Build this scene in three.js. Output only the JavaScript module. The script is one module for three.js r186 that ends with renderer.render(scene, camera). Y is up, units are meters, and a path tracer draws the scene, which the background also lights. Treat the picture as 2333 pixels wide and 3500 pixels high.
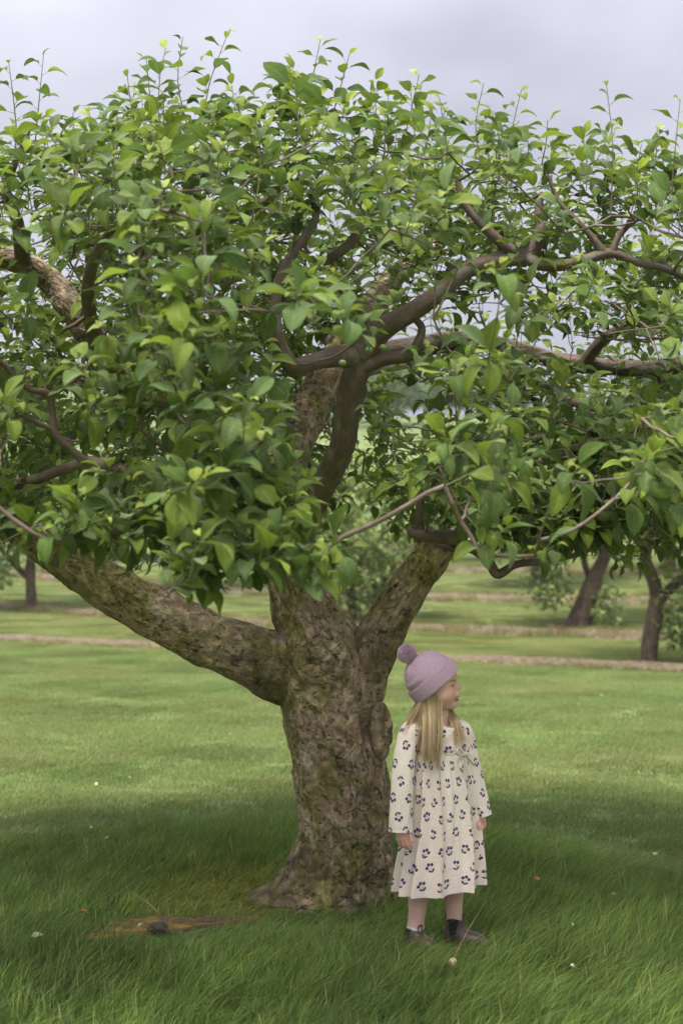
import * as THREE from 'three';
import { ImprovedNoise } from 'three/addons/math/ImprovedNoise.js';
import { mergeGeometries } from 'three/addons/utils/BufferGeometryUtils.js';

// ---------------------------------------------------------------- camera, sky, sun, exposure
const scene = new THREE.Scene();
const CAMERA_HEIGHT = 1.4, FOCAL = 4861, PITCH = Math.atan(120 / FOCAL);
const camera = new THREE.PerspectiveCamera(2 * Math.atan(1750 / FOCAL) * 180 / Math.PI, 682 / 1024, 0.05, 900);
camera.position.set(0, CAMERA_HEIGHT, 0);
camera.rotation.x = PITCH;
camera.focus = 5.15;
camera.userData.fStop = 3.0;
scene.add(camera);

const renderer = new THREE.WebGLRenderer({ antialias: true });
renderer.toneMapping = THREE.LinearToneMapping;
renderer.toneMappingExposure = 4.5;
renderer.shadowMap.enabled = true;

const perlin = new ImprovedNoise();
const N3 = (x, y, z) => perlin.noise(x, y, z);
const fbm = (x, y, z, o = 4) => { let s = 0, a = 0.5, f = 1; for (let i = 0; i < o; i++) { s += a * N3(x * f + i * 17.3, y * f + i * 5.1, z * f - i * 9.7); a *= 0.5; f *= 2.03; } return s; };
const clamp = (x, a = 0, b = 1) => Math.min(b, Math.max(a, x));
const lerp = (a, b, t) => a + (b - a) * t;
const sstep = (a, b, x) => { const t = clamp((x - a) / (b - a)); return t * t * (3 - 2 * t); };
function rng(seed) { let s = seed | 0; return () => { s = (s + 0x6d2b79f5) | 0; let t = Math.imul(s ^ (s >>> 15), 1 | s); t = (t + Math.imul(t ^ (t >>> 7), 61 | t)) ^ t; return ((t ^ (t >>> 14)) >>> 0) / 4294967296; }; }
const V = (x, y, z) => new THREE.Vector3(x, y, z);

const sunDirection = V(-0.24, 0.9, 0.32).normalize();
{ // overcast sky: brightened far more overhead than at the horizon to light the scene, broken by soft grey cloud
  const W = 1024, H = 512, data = new Float32Array(W * H * 4);
  for (let r = 0; r < H; r++) {
    const up = ((r + 0.5) / H - 0.5) * Math.PI, y = Math.sin(up), c = Math.cos(up);
    for (let k = 0; k < W; k++) {
      const a = ((k + 0.5) / W - 0.5) * 2 * Math.PI, x = Math.cos(a) * c, z = Math.sin(a) * c, yy = Math.max(0, y);
      const q = 1 / (yy + 0.32);
      const cloud = fbm(x * q * 1.5 + 3.1, z * q * 1.5 + 7.7, 1.3, 5), wisp = fbm(x * q * 4 + 9, z * q * 4 + 2, 4.1, 5);
      const bank = Math.exp(-((yy - 0.34) ** 2) / 0.022); // a darker rain-cloud layer all round, above a brighter horizon
      const L = (0.088 + 0.6 * Math.pow(yy, 1.25)) * (1 - 0.32 * bank) * (1 + 0.6 * cloud + 0.34 * wisp);
      const blue = clamp(0.5 - cloud * 1.4 - wisp * 0.5) * 0.5 + 0.5 * bank * 0.5, o = (r * W + k) * 4;
      data[o] = L * lerp(0.985, 0.90, blue); data[o + 1] = L * lerp(0.99, 0.935, blue); data[o + 2] = L * lerp(1.09, 1.19, blue); data[o + 3] = 1;
    }
  }
  const sky = new THREE.DataTexture(data, W, H, THREE.RGBAFormat, THREE.FloatType);
  sky.mapping = THREE.EquirectangularReflectionMapping; sky.magFilter = THREE.LinearFilter; sky.needsUpdate = true;
  scene.background = sky; scene.environment = sky;
}
const sun = new THREE.DirectionalLight(new THREE.Color(1, 0.955, 0.88), 1.5);
sun.position.copy(sunDirection).multiplyScalar(40).add(V(0, 0, -8)); sun.target.position.set(0, 0, -8);
sun.castShadow = true; sun.shadow.radius = 44;
sun.shadow.mapSize.set(2048, 2048);
Object.assign(sun.shadow.camera, { left: -15, right: 15, top: 20, bottom: -20, near: 1, far: 90 });
scene.add(sun, sun.target);
scene.fog = new THREE.FogExp2(new THREE.Color(0.86, 0.88, 0.93), 0.0005); // thin rain haze

// ---------------------------------------------------------------- helpers
const cosP = Math.cos(PITCH), sinP = Math.sin(PITCH);
function at(px, py, d) { const x = (px - 1166.5) / FOCAL * d, y = (1750 - py) / FOCAL * d; return V(x, CAMERA_HEIGHT + y * cosP + d * sinP, y * sinP - d * cosP); }
function project(p) { const y = p.y - CAMERA_HEIGHT, d = -p.z * cosP + y * sinP, v = y * cosP + p.z * sinP; return [1166.5 + p.x / d * FOCAL, 1750 - v / d * FOCAL, d]; }
function onGround(px, py) { const d = CAMERA_HEIGHT / ((py - 1750) / FOCAL * cosP - sinP); return at(px, py, d); }
const taken = new Map();
function numbered(name) { const n = taken.get(name) ?? 0; taken.set(name, n + 1); return n ? name + '_' + String(n).padStart(3, '0') : name; }
function tag(o, label, category, group, kind) { if (label) o.userData.label = label; if (category) o.userData.category = category; if (group) o.userData.group = group; if (kind) o.userData.kind = kind; return o; }
function thing(name, label, category, pos, group) { const o = new THREE.Group(); o.name = numbered(name); if (pos) o.position.copy(pos); scene.add(o); return tag(o, label, category, group); }
function part(name, geo, mat, parent, pos) { const m = new THREE.Mesh(geo, mat); m.name = name; if (pos) m.position.copy(pos); parent.add(m); return m; }
function topMesh(name, geo, mat, label, category, group, kind) { const m = new THREE.Mesh(geo, mat); m.name = numbered(name); scene.add(m); return tag(m, label, category, group, kind); }
const std = (o) => new THREE.MeshStandardMaterial({ roughness: 0.9, side: THREE.DoubleSide, ...o });
const rgb = (r, g, b) => new THREE.Color().setRGB(r, g, b);
function bake(w, h, fn, srgb = false) { // fn(u, v) -> [r, g, b] linear or height
  const d = new Uint8Array(w * h * 4);
  for (let y = 0; y < h; y++) for (let x = 0; x < w; x++) {
    const c = fn((x + 0.5) / w, (y + 0.5) / h), o = (y * w + x) * 4;
    for (let k = 0; k < 3; k++) { let v = clamp(Array.isArray(c) ? c[k] : c); if (srgb) v = v <= 0.0031308 ? v * 12.92 : 1.055 * Math.pow(v, 1 / 2.4) - 0.055; d[o + k] = v * 255; }
    d[o + 3] = 255;
  }
  const t = new THREE.DataTexture(d, w, h); t.magFilter = THREE.LinearFilter; t.wrapS = t.wrapT = THREE.RepeatWrapping;
  if (srgb) t.colorSpace = THREE.SRGBColorSpace;
  t.needsUpdate = true; return t;
}
function geom(pos, idx, uv, col) {
  const g = new THREE.BufferGeometry();
  g.setAttribute('position', new THREE.Float32BufferAttribute(pos, 3));
  if (uv) g.setAttribute('uv', new THREE.Float32BufferAttribute(uv, 2));
  if (col) g.setAttribute('color', new THREE.Float32BufferAttribute(col, 3));
  g.setIndex(idx); g.computeVertexNormals(); return g;
}
// periodic value noise on a lattice of n cells for tileable maps
function hash2(i, j, s) { let h = Math.imul(i, 374761393) ^ Math.imul(j, 668265263) ^ Math.imul(s, 2147483647 - 1234567); h = Math.imul(h ^ (h >>> 13), 1274126177); return ((h ^ (h >>> 16)) >>> 0) / 4294967296; }
const mod = (a, n) => ((a % n) + n) % n;
function tnoise(u, v, n, m, s) { const x = u * n, y = v * m, i = Math.floor(x), j = Math.floor(y); let a = x - i, b = y - j; a = a * a * (3 - 2 * a); b = b * b * (3 - 2 * b); const h = (p, q) => hash2(mod(p, n), mod(q, m), s); return lerp(lerp(h(i, j), h(i + 1, j), a), lerp(h(i, j + 1), h(i + 1, j + 1), a), b); }
function tfbm(u, v, n, m, s, o = 4) { let t = 0, a = 0.5, w = 0; for (let i = 0; i < o; i++) { t += a * tnoise(u, v, n << i, m << i, s + i); w += a; a *= 0.5; } return t / w; }
function worley(u, v, n, m, s) { // [edge distance, cell hash, f1]
  const x = u * n, y = v * m, i = Math.floor(x), j = Math.floor(y); let f1 = 9, f2 = 9, id = 0;
  for (let q = -1; q <= 1; q++) for (let p = -1; p <= 1; p++) { const ci = mod(i + p, n), cj = mod(j + q, m), dx = i + p + hash2(ci, cj, s) - x, dy = j + q + hash2(ci, cj, s + 7) - y, d = Math.hypot(dx, dy); if (d < f1) { f2 = f1; f1 = d; id = hash2(ci, cj, s + 13); } else if (d < f2) f2 = d; }
  return [f2 - f1, id, f1];
}

// swept tube: points with radii; shape(theta, s, r) gives the radius there
function sweep(pts, { sides = 12, rings = 40, shape, uvScale = 1, cap = true, color, twist = 0 } = {}) {
  const curve = new THREE.CatmullRomCurve3(pts.map((p) => p.p), false, 'centripetal');
  const rs = pts.map((p) => p.r), n = pts.length - 1, total = curve.getLength();
  const pos = [], uv = [], idx = [], col = []; let nrm = null, prev = null, run = 0, before = null;
  for (let i = 0; i <= rings; i++) {
    const t = i / rings, c = curve.getPoint(t), tan = curve.getTangent(t), f = t * n, k = Math.min(n - 1, Math.floor(f)), fr = f - k, e = fr * fr * (3 - 2 * fr), R = lerp(rs[k], rs[k + 1], e);
    if (!nrm) { nrm = Math.abs(tan.z) < 0.9 ? V(0, 0, -1) : V(0, 1, 0); } // the seam starts at the back
    nrm = nrm.clone().sub(tan.clone().multiplyScalar(nrm.dot(tan))).normalize();
    const bin = tan.clone().cross(nrm);
    if (before) run += before.distanceTo(c); before = c;
    for (let j = 0; j <= sides; j++) {
      const a = j / sides * Math.PI * 2, r = shape ? shape(a, run, R, t, c) : R, x = Math.cos(a + twist * run), y = Math.sin(a + twist * run);
      const p = c.clone().addScaledVector(nrm, x * r).addScaledVector(bin, y * r);
      pos.push(p.x, p.y, p.z); uv.push(j / sides * uvScale, run); if (color) col.push(...color(p, a, run, t));
    }
    prev = c;
  }
  const w = sides + 1;
  for (let i = 0; i < rings; i++) for (let j = 0; j < sides; j++) { const a = i * w + j, b = a + w; idx.push(a, a + 1, b, b, a + 1, b + 1); }
  if (cap) for (const [row, flip] of [[0, 1], [rings, 0]]) {
    const c = curve.getPoint(row ? 1 : 0), m = pos.length / 3; pos.push(c.x, c.y, c.z); uv.push(0.5, row ? run : 0); if (color) col.push(...color(c, 0, run, row ? 1 : 0));
    for (let j = 0; j < sides; j++) { const a = row * w + j; flip ? idx.push(m, a + 1, a) : idx.push(m, a, a + 1); }
  }
  const g = geom(pos, idx, uv, color ? col : null);
  const nn = g.attributes.normal; // weld the seam's normals
  for (let i = 0; i <= rings; i++) { const a = i * w, b = a + sides, x = nn.getX(a) + nn.getX(b), y = nn.getY(a) + nn.getY(b), z = nn.getZ(a) + nn.getZ(b), l = Math.hypot(x, y, z) || 1; nn.setXYZ(a, x / l, y / l, z / l); nn.setXYZ(b, x / l, y / l, z / l); }
  return g;
}
// surface nets on a signed-distance field
function surfaceNets(sdf, lo, hi, cell, colorOf) {
  const nx = Math.ceil((hi.x - lo.x) / cell) + 1, ny = Math.ceil((hi.y - lo.y) / cell) + 1, nz = Math.ceil((hi.z - lo.z) / cell) + 1;
  const f = new Float32Array(nx * ny * nz), I = (x, y, z) => (z * ny + y) * nx + x, p = V(0, 0, 0);
  for (let z = 0; z < nz; z++) for (let y = 0; y < ny; y++) for (let x = 0; x < nx; x++) { p.set(lo.x + x * cell, lo.y + y * cell, lo.z + z * cell); f[I(x, y, z)] = sdf(p); }
  const vid = new Int32Array(nx * ny * nz).fill(-1), pos = [], idx = [], col = [];
  for (let z = 0; z < nz - 1; z++) for (let y = 0; y < ny - 1; y++) for (let x = 0; x < nx - 1; x++) {
    let m = 0; const c = [];
    for (let k = 0; k < 8; k++) { const v = f[I(x + (k & 1), y + ((k >> 1) & 1), z + (k >> 2))]; c.push(v); if (v < 0) m |= 1 << k; }
    if (m === 0 || m === 255) continue;
    let sx = 0, sy = 0, sz = 0, n = 0;
    for (let a = 0; a < 8; a++) for (const b of [a ^ 1, a ^ 2, a ^ 4]) if (a < b && (c[a] < 0) !== (c[b] < 0)) { const t = c[a] / (c[a] - c[b]); sx += lerp(a & 1, b & 1, t); sy += lerp((a >> 1) & 1, (b >> 1) & 1, t); sz += lerp(a >> 2, b >> 2, t); n++; }
    vid[I(x, y, z)] = pos.length / 3; pos.push(lo.x + (x + sx / n) * cell, lo.y + (y + sy / n) * cell, lo.z + (z + sz / n) * cell);
  }
  const quad = (a, b, c, d, flip) => { if (Math.min(a, b, c, d) < 0) return; flip ? idx.push(a, c, b, b, c, d) : idx.push(a, b, c, b, d, c); };
  for (let z = 1; z < nz - 1; z++) for (let y = 1; y < ny - 1; y++) for (let x = 1; x < nx - 1; x++) {
    const v = f[I(x, y, z)] < 0;
    if (v !== f[I(x + 1, y, z)] < 0) quad(vid[I(x, y - 1, z - 1)], vid[I(x, y, z - 1)], vid[I(x, y - 1, z)], vid[I(x, y, z)], !v);
    if (v !== f[I(x, y + 1, z)] < 0) quad(vid[I(x - 1, y, z - 1)], vid[I(x, y, z - 1)], vid[I(x - 1, y, z)], vid[I(x, y, z)], v);
    if (v !== f[I(x, y, z + 1)] < 0) quad(vid[I(x - 1, y - 1, z)], vid[I(x, y - 1, z)], vid[I(x - 1, y, z)], vid[I(x, y, z)], !v);
  }
  if (colorOf) for (let i = 0; i < pos.length; i += 3) col.push(...colorOf(p.set(pos[i], pos[i + 1], pos[i + 2])));
  return geom(pos, idx, null, colorOf ? col : null);
}
const smin = (a, b, k) => { const h = clamp(0.5 + 0.5 * (b - a) / k); return lerp(b, a, h) - k * h * (1 - h); };
function capsule(p, a, b, ra, rb) { const ab = b.clone().sub(a), h = clamp(p.clone().sub(a).dot(ab) / ab.lengthSq()); return p.distanceTo(a.clone().addScaledVector(ab, h)) - lerp(ra, rb, h); }
function ellipsoid(p, c, r) { const x = (p.x - c.x) / r.x, y = (p.y - c.y) / r.y, z = (p.z - c.z) / r.z, k = Math.hypot(x, y, z); return (k - 1) * Math.min(r.x, r.y, r.z) * (k < 1 ? 1 : 1) ; }

// ---------------------------------------------------------------- ground
const rowAt = (x, D) => D + 0.59 * x;
function height(x, z) {
  const D = -z, s = rowAt(x, D);
  let h = 0.014 * N3(x * 0.35, 1.7, z * 0.35);
  h += 0.075 * 1.6 * Math.log1p(Math.exp(Math.min(60, (s - 24.5) / 1.6)));           // the hillside begins behind the first row
  h += 0.07 * 5 * Math.log1p(Math.exp(Math.min(60, (D - 46) / 5)));
  h += 0.05 * Math.max(0, -x - 1.5) * sstep(17.5, 28, s) + 0.09 * Math.max(0, -x - 4) * sstep(50, 120, D);
  h -= 0.16 * Math.max(0, D - 135);
  return h - 0.1 * sstep(0, 20, -D + 4) * 0;
}
const circleCentre = [-0.45, -5.1];
const inLong = (x, z) => 2.12 + 0.16 * N3(x * 1.3, 3.3, z * 1.3) * 2 - Math.hypot(x - circleCentre[0], z - circleCentre[1]); // >0 inside the unmown ring round the trunk

const soilTex = bake(512, 512, (u, v) => { const n = tfbm(u, v, 8, 8, 3, 6), m = tfbm(u, v, 60, 60, 9, 3), g = tfbm(u, v, 5, 5, 21, 5); return [0.045 + 0.05 * n + 0.03 * m, 0.07 + 0.075 * n + 0.03 * m + 0.02 * g, 0.018 + 0.02 * n + 0.012 * m]; }, true);
const grassTex = bake(1024, 1024, (u, v) => { const n = tfbm(u, v, 6, 6, 3, 5), m = tfbm(u, v, 150, 150, 9, 3), g = tfbm(u, v, 3, 14, 21, 5); const k = 0.55 + 0.5 * n + 0.5 * (m - 0.5) + 0.35 * (g - 0.5); return [0.115 * k * (0.85 + 0.4 * g), 0.165 * k, 0.042 * k]; }, true);
{
  const xs = [], zs = [];
  for (let i = -60; i <= 60; i++) xs.push(Math.sign(i) * (Math.abs(i) * 0.18 + Math.pow(Math.abs(i) / 60, 4) * 260));
  for (let i = 0; i <= 170; i++) zs.push(6 - (i * 0.26 + Math.pow(i / 170, 5) * 420));
  const pos = [], uv = [], idx = [];
  for (const z of zs) for (const x of xs) { pos.push(x, height(x, z), z); uv.push(x / 3.1, z / 3.1); }
  const w = xs.length;
  for (let i = 0; i < zs.length - 1; i++) for (let j = 0; j < w - 1; j++) { const a = i * w + j; idx.push(a, a + 1, a + w, a + 1, a + w + 1, a + w); }
  topMesh('ground', geom(pos, idx, uv), std({ map: grassTex, roughness: 1 }), 'green grassy ground rising to an orchard hillside', 'ground', null, 'structure');
}
// planting beds along the tree rows
const bedTex = bake(512, 512, (u, v) => { const w = worley(u + 0.02 * tnoise(u, v, 20, 20, 4), v, 46, 46, 5), n = tfbm(u, v, 10, 10, 31, 5), h = w[1]; const k = 0.45 + 0.75 * n + 0.5 * (h - 0.5); return [0.165 * k, (0.118 + 0.02 * (h > 0.8 ? 1 : 0)) * k, 0.074 * k]; }, true);
const bedBump = bake(512, 512, (u, v) => worley(u, v, 46, 46, 5)[0] * 0.6 + 0.4 * tfbm(u, v, 30, 30, 2, 4));
const bedMat = std({ map: bedTex, bumpMap: bedBump, bumpScale: 0.03, roughness: 1 });
const beds = [[18.45, 0.32], [23.9, 0.6], [29.6, 0.68], [35.4, 0.6], [41.5, 0.7], [48, 0.8]];
beds.forEach(([s, half], k) => {
  const pos = [], uv = [], idx = [], n = 160, m = 8, L = 9 + k * 2.5;
  for (let i = 0; i <= n; i++) {
    const x = lerp(-L, L, i / n);
    for (let j = 0; j <= m; j++) {
      const e = j / m * 2 - 1, wob = 1 + 0.5 * N3(x * 1.1, k * 9, e > 0 ? 3 : 8) + 0.35 * N3(x * 4, k * 7, e > 0 ? 1 : 5), ss = s + e * half * wob, z = -(ss - 0.59 * x);
      const edge = Math.abs(e) > 0.99 ? -0.03 : 0.02 + 0.05 * (1 - e * e) + 0.03 * N3(x * 3, e * 3, k);
      pos.push(x, height(x, z) + edge, z); uv.push(x / 1.7, ss / 1.7);
    }
  }
  for (let i = 0; i < n; i++) for (let j = 0; j < m; j++) { const a = i * (m + 1) + j; idx.push(a, a + m + 1, a + 1, a + 1, a + m + 1, a + m + 2); }
  topMesh('soil_bed', geom(pos, idx, uv), bedMat, ['narrow strip of reddish mulch along the far edge of the mown lawn', 'brown mulch bed round the leaning tree, second strip up the slope', 'brown mulch bed on the third strip up the slope', 'brown mulch bed on the fourth strip up the slope', 'brown mulch bed on the fifth strip up the slope', 'highest brown mulch bed on the slope'][k], 'bed', 'beds along the orchard rows', 'structure');
});

// ---------------------------------------------------------------- grass
function blades(seed, n, size, h0, h1, w, lean, seg, tint, tufts = 0) {
  const R = rng(seed), pos = [], idx = [], col = [], heart = [...Array(tufts)].map(() => [(R() - 0.5) * size, (R() - 0.5) * size, 0.6 + 0.6 * R()]);
  for (let b = 0; b < n; b++) {
    const t0 = tufts && R() < 0.75 ? heart[Math.floor(R() * tufts)] : null, ox = (R() + R() - 1) * 0.035, oz = (R() + R() - 1) * 0.035, x = t0 ? t0[0] + ox : (R() - 0.5) * size, z = t0 ? t0[1] + oz : (R() - 0.5) * size, h = lerp(h0, h1, Math.pow(R(), 1.4)) * (t0 ? t0[2] : 0.8), ang = R() * 6.283, wd = w * (0.5 + 1.1 * R() * R() + 0.3 * R());
    const l = lean * (0.35 + R() * 1.1), side = (R() - 0.5) * 0.9, dx = l * 1 + (R() - 0.5) * 0.35 + (t0 ? ox * 11 : 0), dz = side * (0.25 + l * 0.6) + (t0 ? oz * 11 : 0), cx = Math.cos(ang) * wd / 2, cz = Math.sin(ang) * wd / 2, c = tint(R), b0 = pos.length / 3, bend = 1.5 + R();
    for (let i = 0; i <= seg; i++) {
      const t = i / seg, k = Math.pow(t, bend), y = h * (t - 0.35 * l * t * t) , px = x + dx * h * k, pz = z + dz * h * k, taper = 1 - t * t * 0.85;
      if (i < seg) { pos.push(px - cx * taper, y, pz - cz * taper, px + cx * taper, y, pz + cz * taper); col.push(...c, ...c); } else { pos.push(px, y, pz); col.push(...c); }
    }
    for (let i = 0; i < seg - 1; i++) { const a = b0 + i * 2; idx.push(a, a + 1, a + 2, a + 1, a + 3, a + 2); }
    const a = b0 + (seg - 1) * 2; idx.push(a, a + 1, a + 2);
  }
  return geom(pos, idx, null, col);
}
const grassMat = new THREE.MeshPhysicalMaterial({ vertexColors: true, side: THREE.DoubleSide, roughness: 1, transmission: 0.32, thickness: 0, clearcoat: 0.25, clearcoatRoughness: 0.5, specularIntensity: 0.3 });
function scatter(name, label, category, geos, spots, mat = grassMat, parent = scene) { // one InstancedMesh per clump variant, all one mass
  const holder = new THREE.Group(); holder.name = numbered(name); tag(holder, label, category, null, 'stuff'); parent.add(holder);
  geos.forEach((g, k) => {
    const mine = spots.filter((_, i) => i % geos.length === k); if (!mine.length) return;
    const im = new THREE.InstancedMesh(g, mat, mine.length); im.name = numbered(name + '_clump'); im.userData.kind = 'stuff';
    const q = new THREE.Quaternion(), e = new THREE.Euler(), M = new THREE.Matrix4();
    mine.forEach((s, i) => { e.set(s.tx ?? 0, s.yaw, s.tz ?? 0, 'YXZ'); q.setFromEuler(e); M.compose(s.p, q, V(s.s, s.h ?? s.s, s.s)); im.setMatrixAt(i, M); im.setColorAt(i, s.c); });
    holder.add(im);
  });
  return holder;
}
const seen = (x, z, margin = 0.5) => Math.abs(x) < -z * 0.242 + margin;
const lawnTint = (R) => { const k = 0.75 + 0.5 * R(), y = R(); return y > 0.93 ? [0.32 * k, 0.28 * k, 0.13 * k] : y > 0.6 ? [0.185 * k, 0.22 * k, 0.058 * k] : [0.14 * k, 0.204 * k, 0.055 * k]; };
const longTint = (R) => { const k = 0.5 + 1.0 * R(), y = R(); return y > 0.975 ? [0.36 * k, 0.3 * k, 0.14 * k] : y > 0.7 ? [0.21 * k, 0.285 * k, 0.05 * k] : [0.128 * k, 0.215 * k, 0.044 * k]; };
{
  const R = rng(11), lawn = [1, 2, 3, 4].map((s) => blades(s, 2600, 0.62, 0.02, 0.045, 0.0036, 0.5, 2, lawnTint)), spots = [];
  for (let z = -5; z > -37; z -= 0.4 + Math.max(0, -z - 18) * 0.01) for (let x = -11; x < 11; x += 0.4 + Math.max(0, -z - 18) * 0.01) {
    const px = x + (R() - 0.5) * 0.3, pz = z + (R() - 0.5) * 0.3; if (!seen(px, pz, 0.8) || inLong(px, pz) > -0.12) continue;
    const s = rowAt(px, -pz); if (beds.some(([b, w]) => Math.abs(s - b) < w * 0.75 + 0.1)) continue;
    const stripe = Math.sin(s * 2 * Math.PI / 1.15), tone = 1.0 + 0.4 * fbm(px * 0.8, 2, pz * 0.8, 3) + 0.12 * R(), far = s > 18.5 ? 1 : 0, dry = clamp(0.5 + 2.2 * fbm(px * 0.5 + 4, 7, pz * 0.9, 3)) ;
    spots.push({ p: V(px, height(px, pz) - 0.002, pz), yaw: 0.53 + 0.35 * stripe + (R() - 0.5) * 2.6, s: 1 + Math.max(0, -pz - 18) * 0.03, h: 0.9 + 0.3 * R(), c: rgb(tone * (0.92 + 0.2 * dry + 0.12 * far), tone * 1.0, tone * (0.95 + 0.12 * dry)) });
  }
  scatter('lawn_grass', 'short mown green lawn grass behind the apple tree', 'grass', lawn, spots);
}
const patchCentre = onGround(560, 3165);            // worn patch left of the trunk where moss and litter show
const worn = (x, z) => { const dx = x - patchCentre.x, dz = z - patchCentre.z; return Math.hypot(dx / 0.3, (dz - 0.25 * dx) / 0.13) + 0.3 * N3(x * 9, 4, z * 9); };
const trunkXZ = [-0.06, -5.62];
{
  const R = rng(29), long = [11, 12, 13, 14, 15].map((s, k) => blades(s, 330, 0.3, 0.05, [0.16, 0.2, 0.18, 0.15, 0.23][k], 0.0031, [0.3, 0.55, 0.75, 0.4, 0.65][k], 5, longTint, 9)), spots = [];
  for (let z = -3.7; z > -7.6; z -= 0.1) for (let x = -2.4; x < 2; x += 0.1) {
    const px = x + (R() - 0.5) * 0.12, pz = z + (R() - 0.5) * 0.12, edge = inLong(px, pz); if (edge < -0.1 || !seen(px, pz, 0.45)) continue;
    if (Math.hypot(px - trunkXZ[0], pz - trunkXZ[1]) < 0.2) continue;
    const w = worn(px, pz); if (R() > clamp(0.45 + 0.5 * (w - 0.5), 0.45, 1)) continue;
    const swirl = 0.9 * N3(px * 0.9 + 5, 2, pz * 0.9), tone = 0.95 + 0.75 * fbm(px * 1.6, 5, pz * 1.6, 3) + 0.15 * (R() - 0.5), near = sstep(0.55, 0.2, Math.hypot(px + 0.42, pz + 5.75)), grow = clamp(0.8 + 1.0 * fbm(px * 1.2 + 8, 3, pz * 1.2, 3) + 0.3 * px * 0.25, 0.45, 1.35) * (0.55 + 0.45 * sstep(-0.1, 0.25, edge)) * (1 - 0.45 * near);
    const front = Math.hypot((px - patchCentre.x) / 0.42, (pz - patchCentre.z - 0.16) / 0.34), bole = Math.hypot((px + 0.06) / 0.4, (pz + 5.3) / 0.32);
    const feet = Math.min(Math.hypot(px - 0.255, pz + 4.9), Math.hypot(px - 0.4, pz + 4.92));
    const low = lerp(0.6, 1, sstep(0.05, 0.16, feet)) * lerp(0.24, 1, sstep(0.5, 1.25, front)) * lerp(0.42, 1, sstep(0.5, 1.2, bole));
    spots.push({ p: V(px, height(px, pz) - 0.004, pz), yaw: swirl + (R() - 0.5) * (px < 0.2 ? 3.6 : 1.5), s: 1, h: grow * low, c: rgb(tone * (1 + 0.75 * near), tone * (1 + 0.3 * near), tone * (1 + 0.1 * near)) });
  }
  scatter('long_grass', 'long unmown windswept grass round the foot of the apple tree', 'grass', long, spots);
}
{
  const R = rng(41), dryTint = (R) => { const k = 0.6 + 0.8 * R(), y = R(); return y > 0.75 ? [0.3 * k, 0.2 * k, 0.1 * k] : y > 0.55 ? [0.26 * k, 0.13 * k, 0.075 * k] : [0.14 * k, 0.19 * k, 0.05 * k]; };
  const weeds = [31, 32, 33].map((s) => blades(s, 90, 0.35, 0.05, 0.24, 0.008, 0.5, 3, dryTint)), spots = [];
  beds.forEach(([s, half], k) => { for (let i = 0; i < 420; i++) { const x = (R() - 0.5) * (14 + 2 * k), ss = s + (R() - 0.5) * 2.6 * half, z = -(ss - 0.59 * x); if (!seen(x, z, 1)) continue; spots.push({ p: V(x, height(x, z), z), yaw: R() * 6.28, s: 1, h: (k ? 1 : 0.45) * (0.5 + 0.8 * R()), c: rgb(0.8 + 0.4 * R(), 0.8 + 0.4 * R(), 0.9) }); } });
  scatter('dry_weeds', 'dry brown and green weeds on the mulch beds', 'weeds', weeds, spots);
}
// ---------------------------------------------------------------- bark
function barkSample(u, v) { // u, v in 0..1 over one metre square
  const wu = u + 0.05 * (tfbm(u, v, 6, 6, 51, 3) - 0.5) + 0.014 * (tfbm(u, v, 40, 40, 57, 3) - 0.5), wv = v + 0.07 * (tfbm(u, v, 6, 6, 53, 3) - 0.5) + 0.014 * (tfbm(u, v, 40, 40, 59, 3) - 0.5);
  const big = worley(wu, wv, 13, 8, 5), small = worley(wu + 0.3 + 0.02 * (tfbm(u, v, 30, 30, 97, 3) - 0.5), wv + 0.1 + 0.03 * (tfbm(u, v, 26, 26, 99, 3) - 0.5), 30, 15, 6), fine = tfbm(u, v, 60, 44, 61, 4), blotch = tfbm(u, v, 5, 4, 71, 5), tone = tfbm(u, v, 12, 9, 75, 4);
  const crackB = 1 - sstep(0.0, 0.075, big[0]), crackS = (1 - sstep(0.0, 0.16, small[0])) * sstep(0.35, 0.6, tfbm(u, v, 22, 16, 111, 3)), broken = sstep(0.42, 0.6, tfbm(u, v, 9, 7, 81, 4)), pits = sstep(0.69, 0.76, tfbm(u, v, 70, 55, 91, 2));
  const h = 0.42 + 0.16 * big[1] * broken + 0.2 * small[1] * broken - 0.22 * crackB * broken - 0.2 * crackS * broken + 0.36 * (fine - 0.5) - 0.22 * pits;
  const P = [[0.19, 0.135, 0.088], [0.32, 0.225, 0.17], [0.185, 0.145, 0.07], [0.115, 0.083, 0.052], [0.31, 0.265, 0.18], [0.25, 0.165, 0.095]];
  const pick = clamp(big[1] * 0.35 + small[1] * 0.3 * broken + (tone - 0.5) * 2.4 + 0.2, 0, 0.999) * 6, a = P[Math.floor(pick)], b = P[Math.min(5, Math.floor(pick) + 1)], f = sstep(0.3, 0.7, pick % 1);
  const k = (0.95 + 0.75 * (fine - 0.5) + 0.9 * (blotch - 0.47)) * (1 - 0.2 * crackB * broken - 0.3 * crackS * broken - 0.5 * pits);
  const moss = sstep(0.56, 0.68, tfbm(u, v, 8, 5, 101, 5)) * (0.45 + 0.55 * fine);
  const c = [0, 1, 2].map((i) => lerp(lerp(a[i], b[i], f), [0.275, 0.198, 0.128][i], 0.4) * k * (0.85 + 0.5 * tnoise(u, v, 220, 160, 121) * tnoise(u, v, 40, 30, 123) * 2));
  return { h, c: [lerp(c[0], 0.13 * k, moss * 0.4), lerp(c[1], 0.125 * k, moss * 0.4), lerp(c[2], 0.035 * k, moss * 0.4)] };
}
const barkMap = bake(1024, 1024, (u, v) => barkSample(u, v).c, true), barkHeight = bake(1024, 1024, (u, v) => barkSample(u, v).h);
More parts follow.
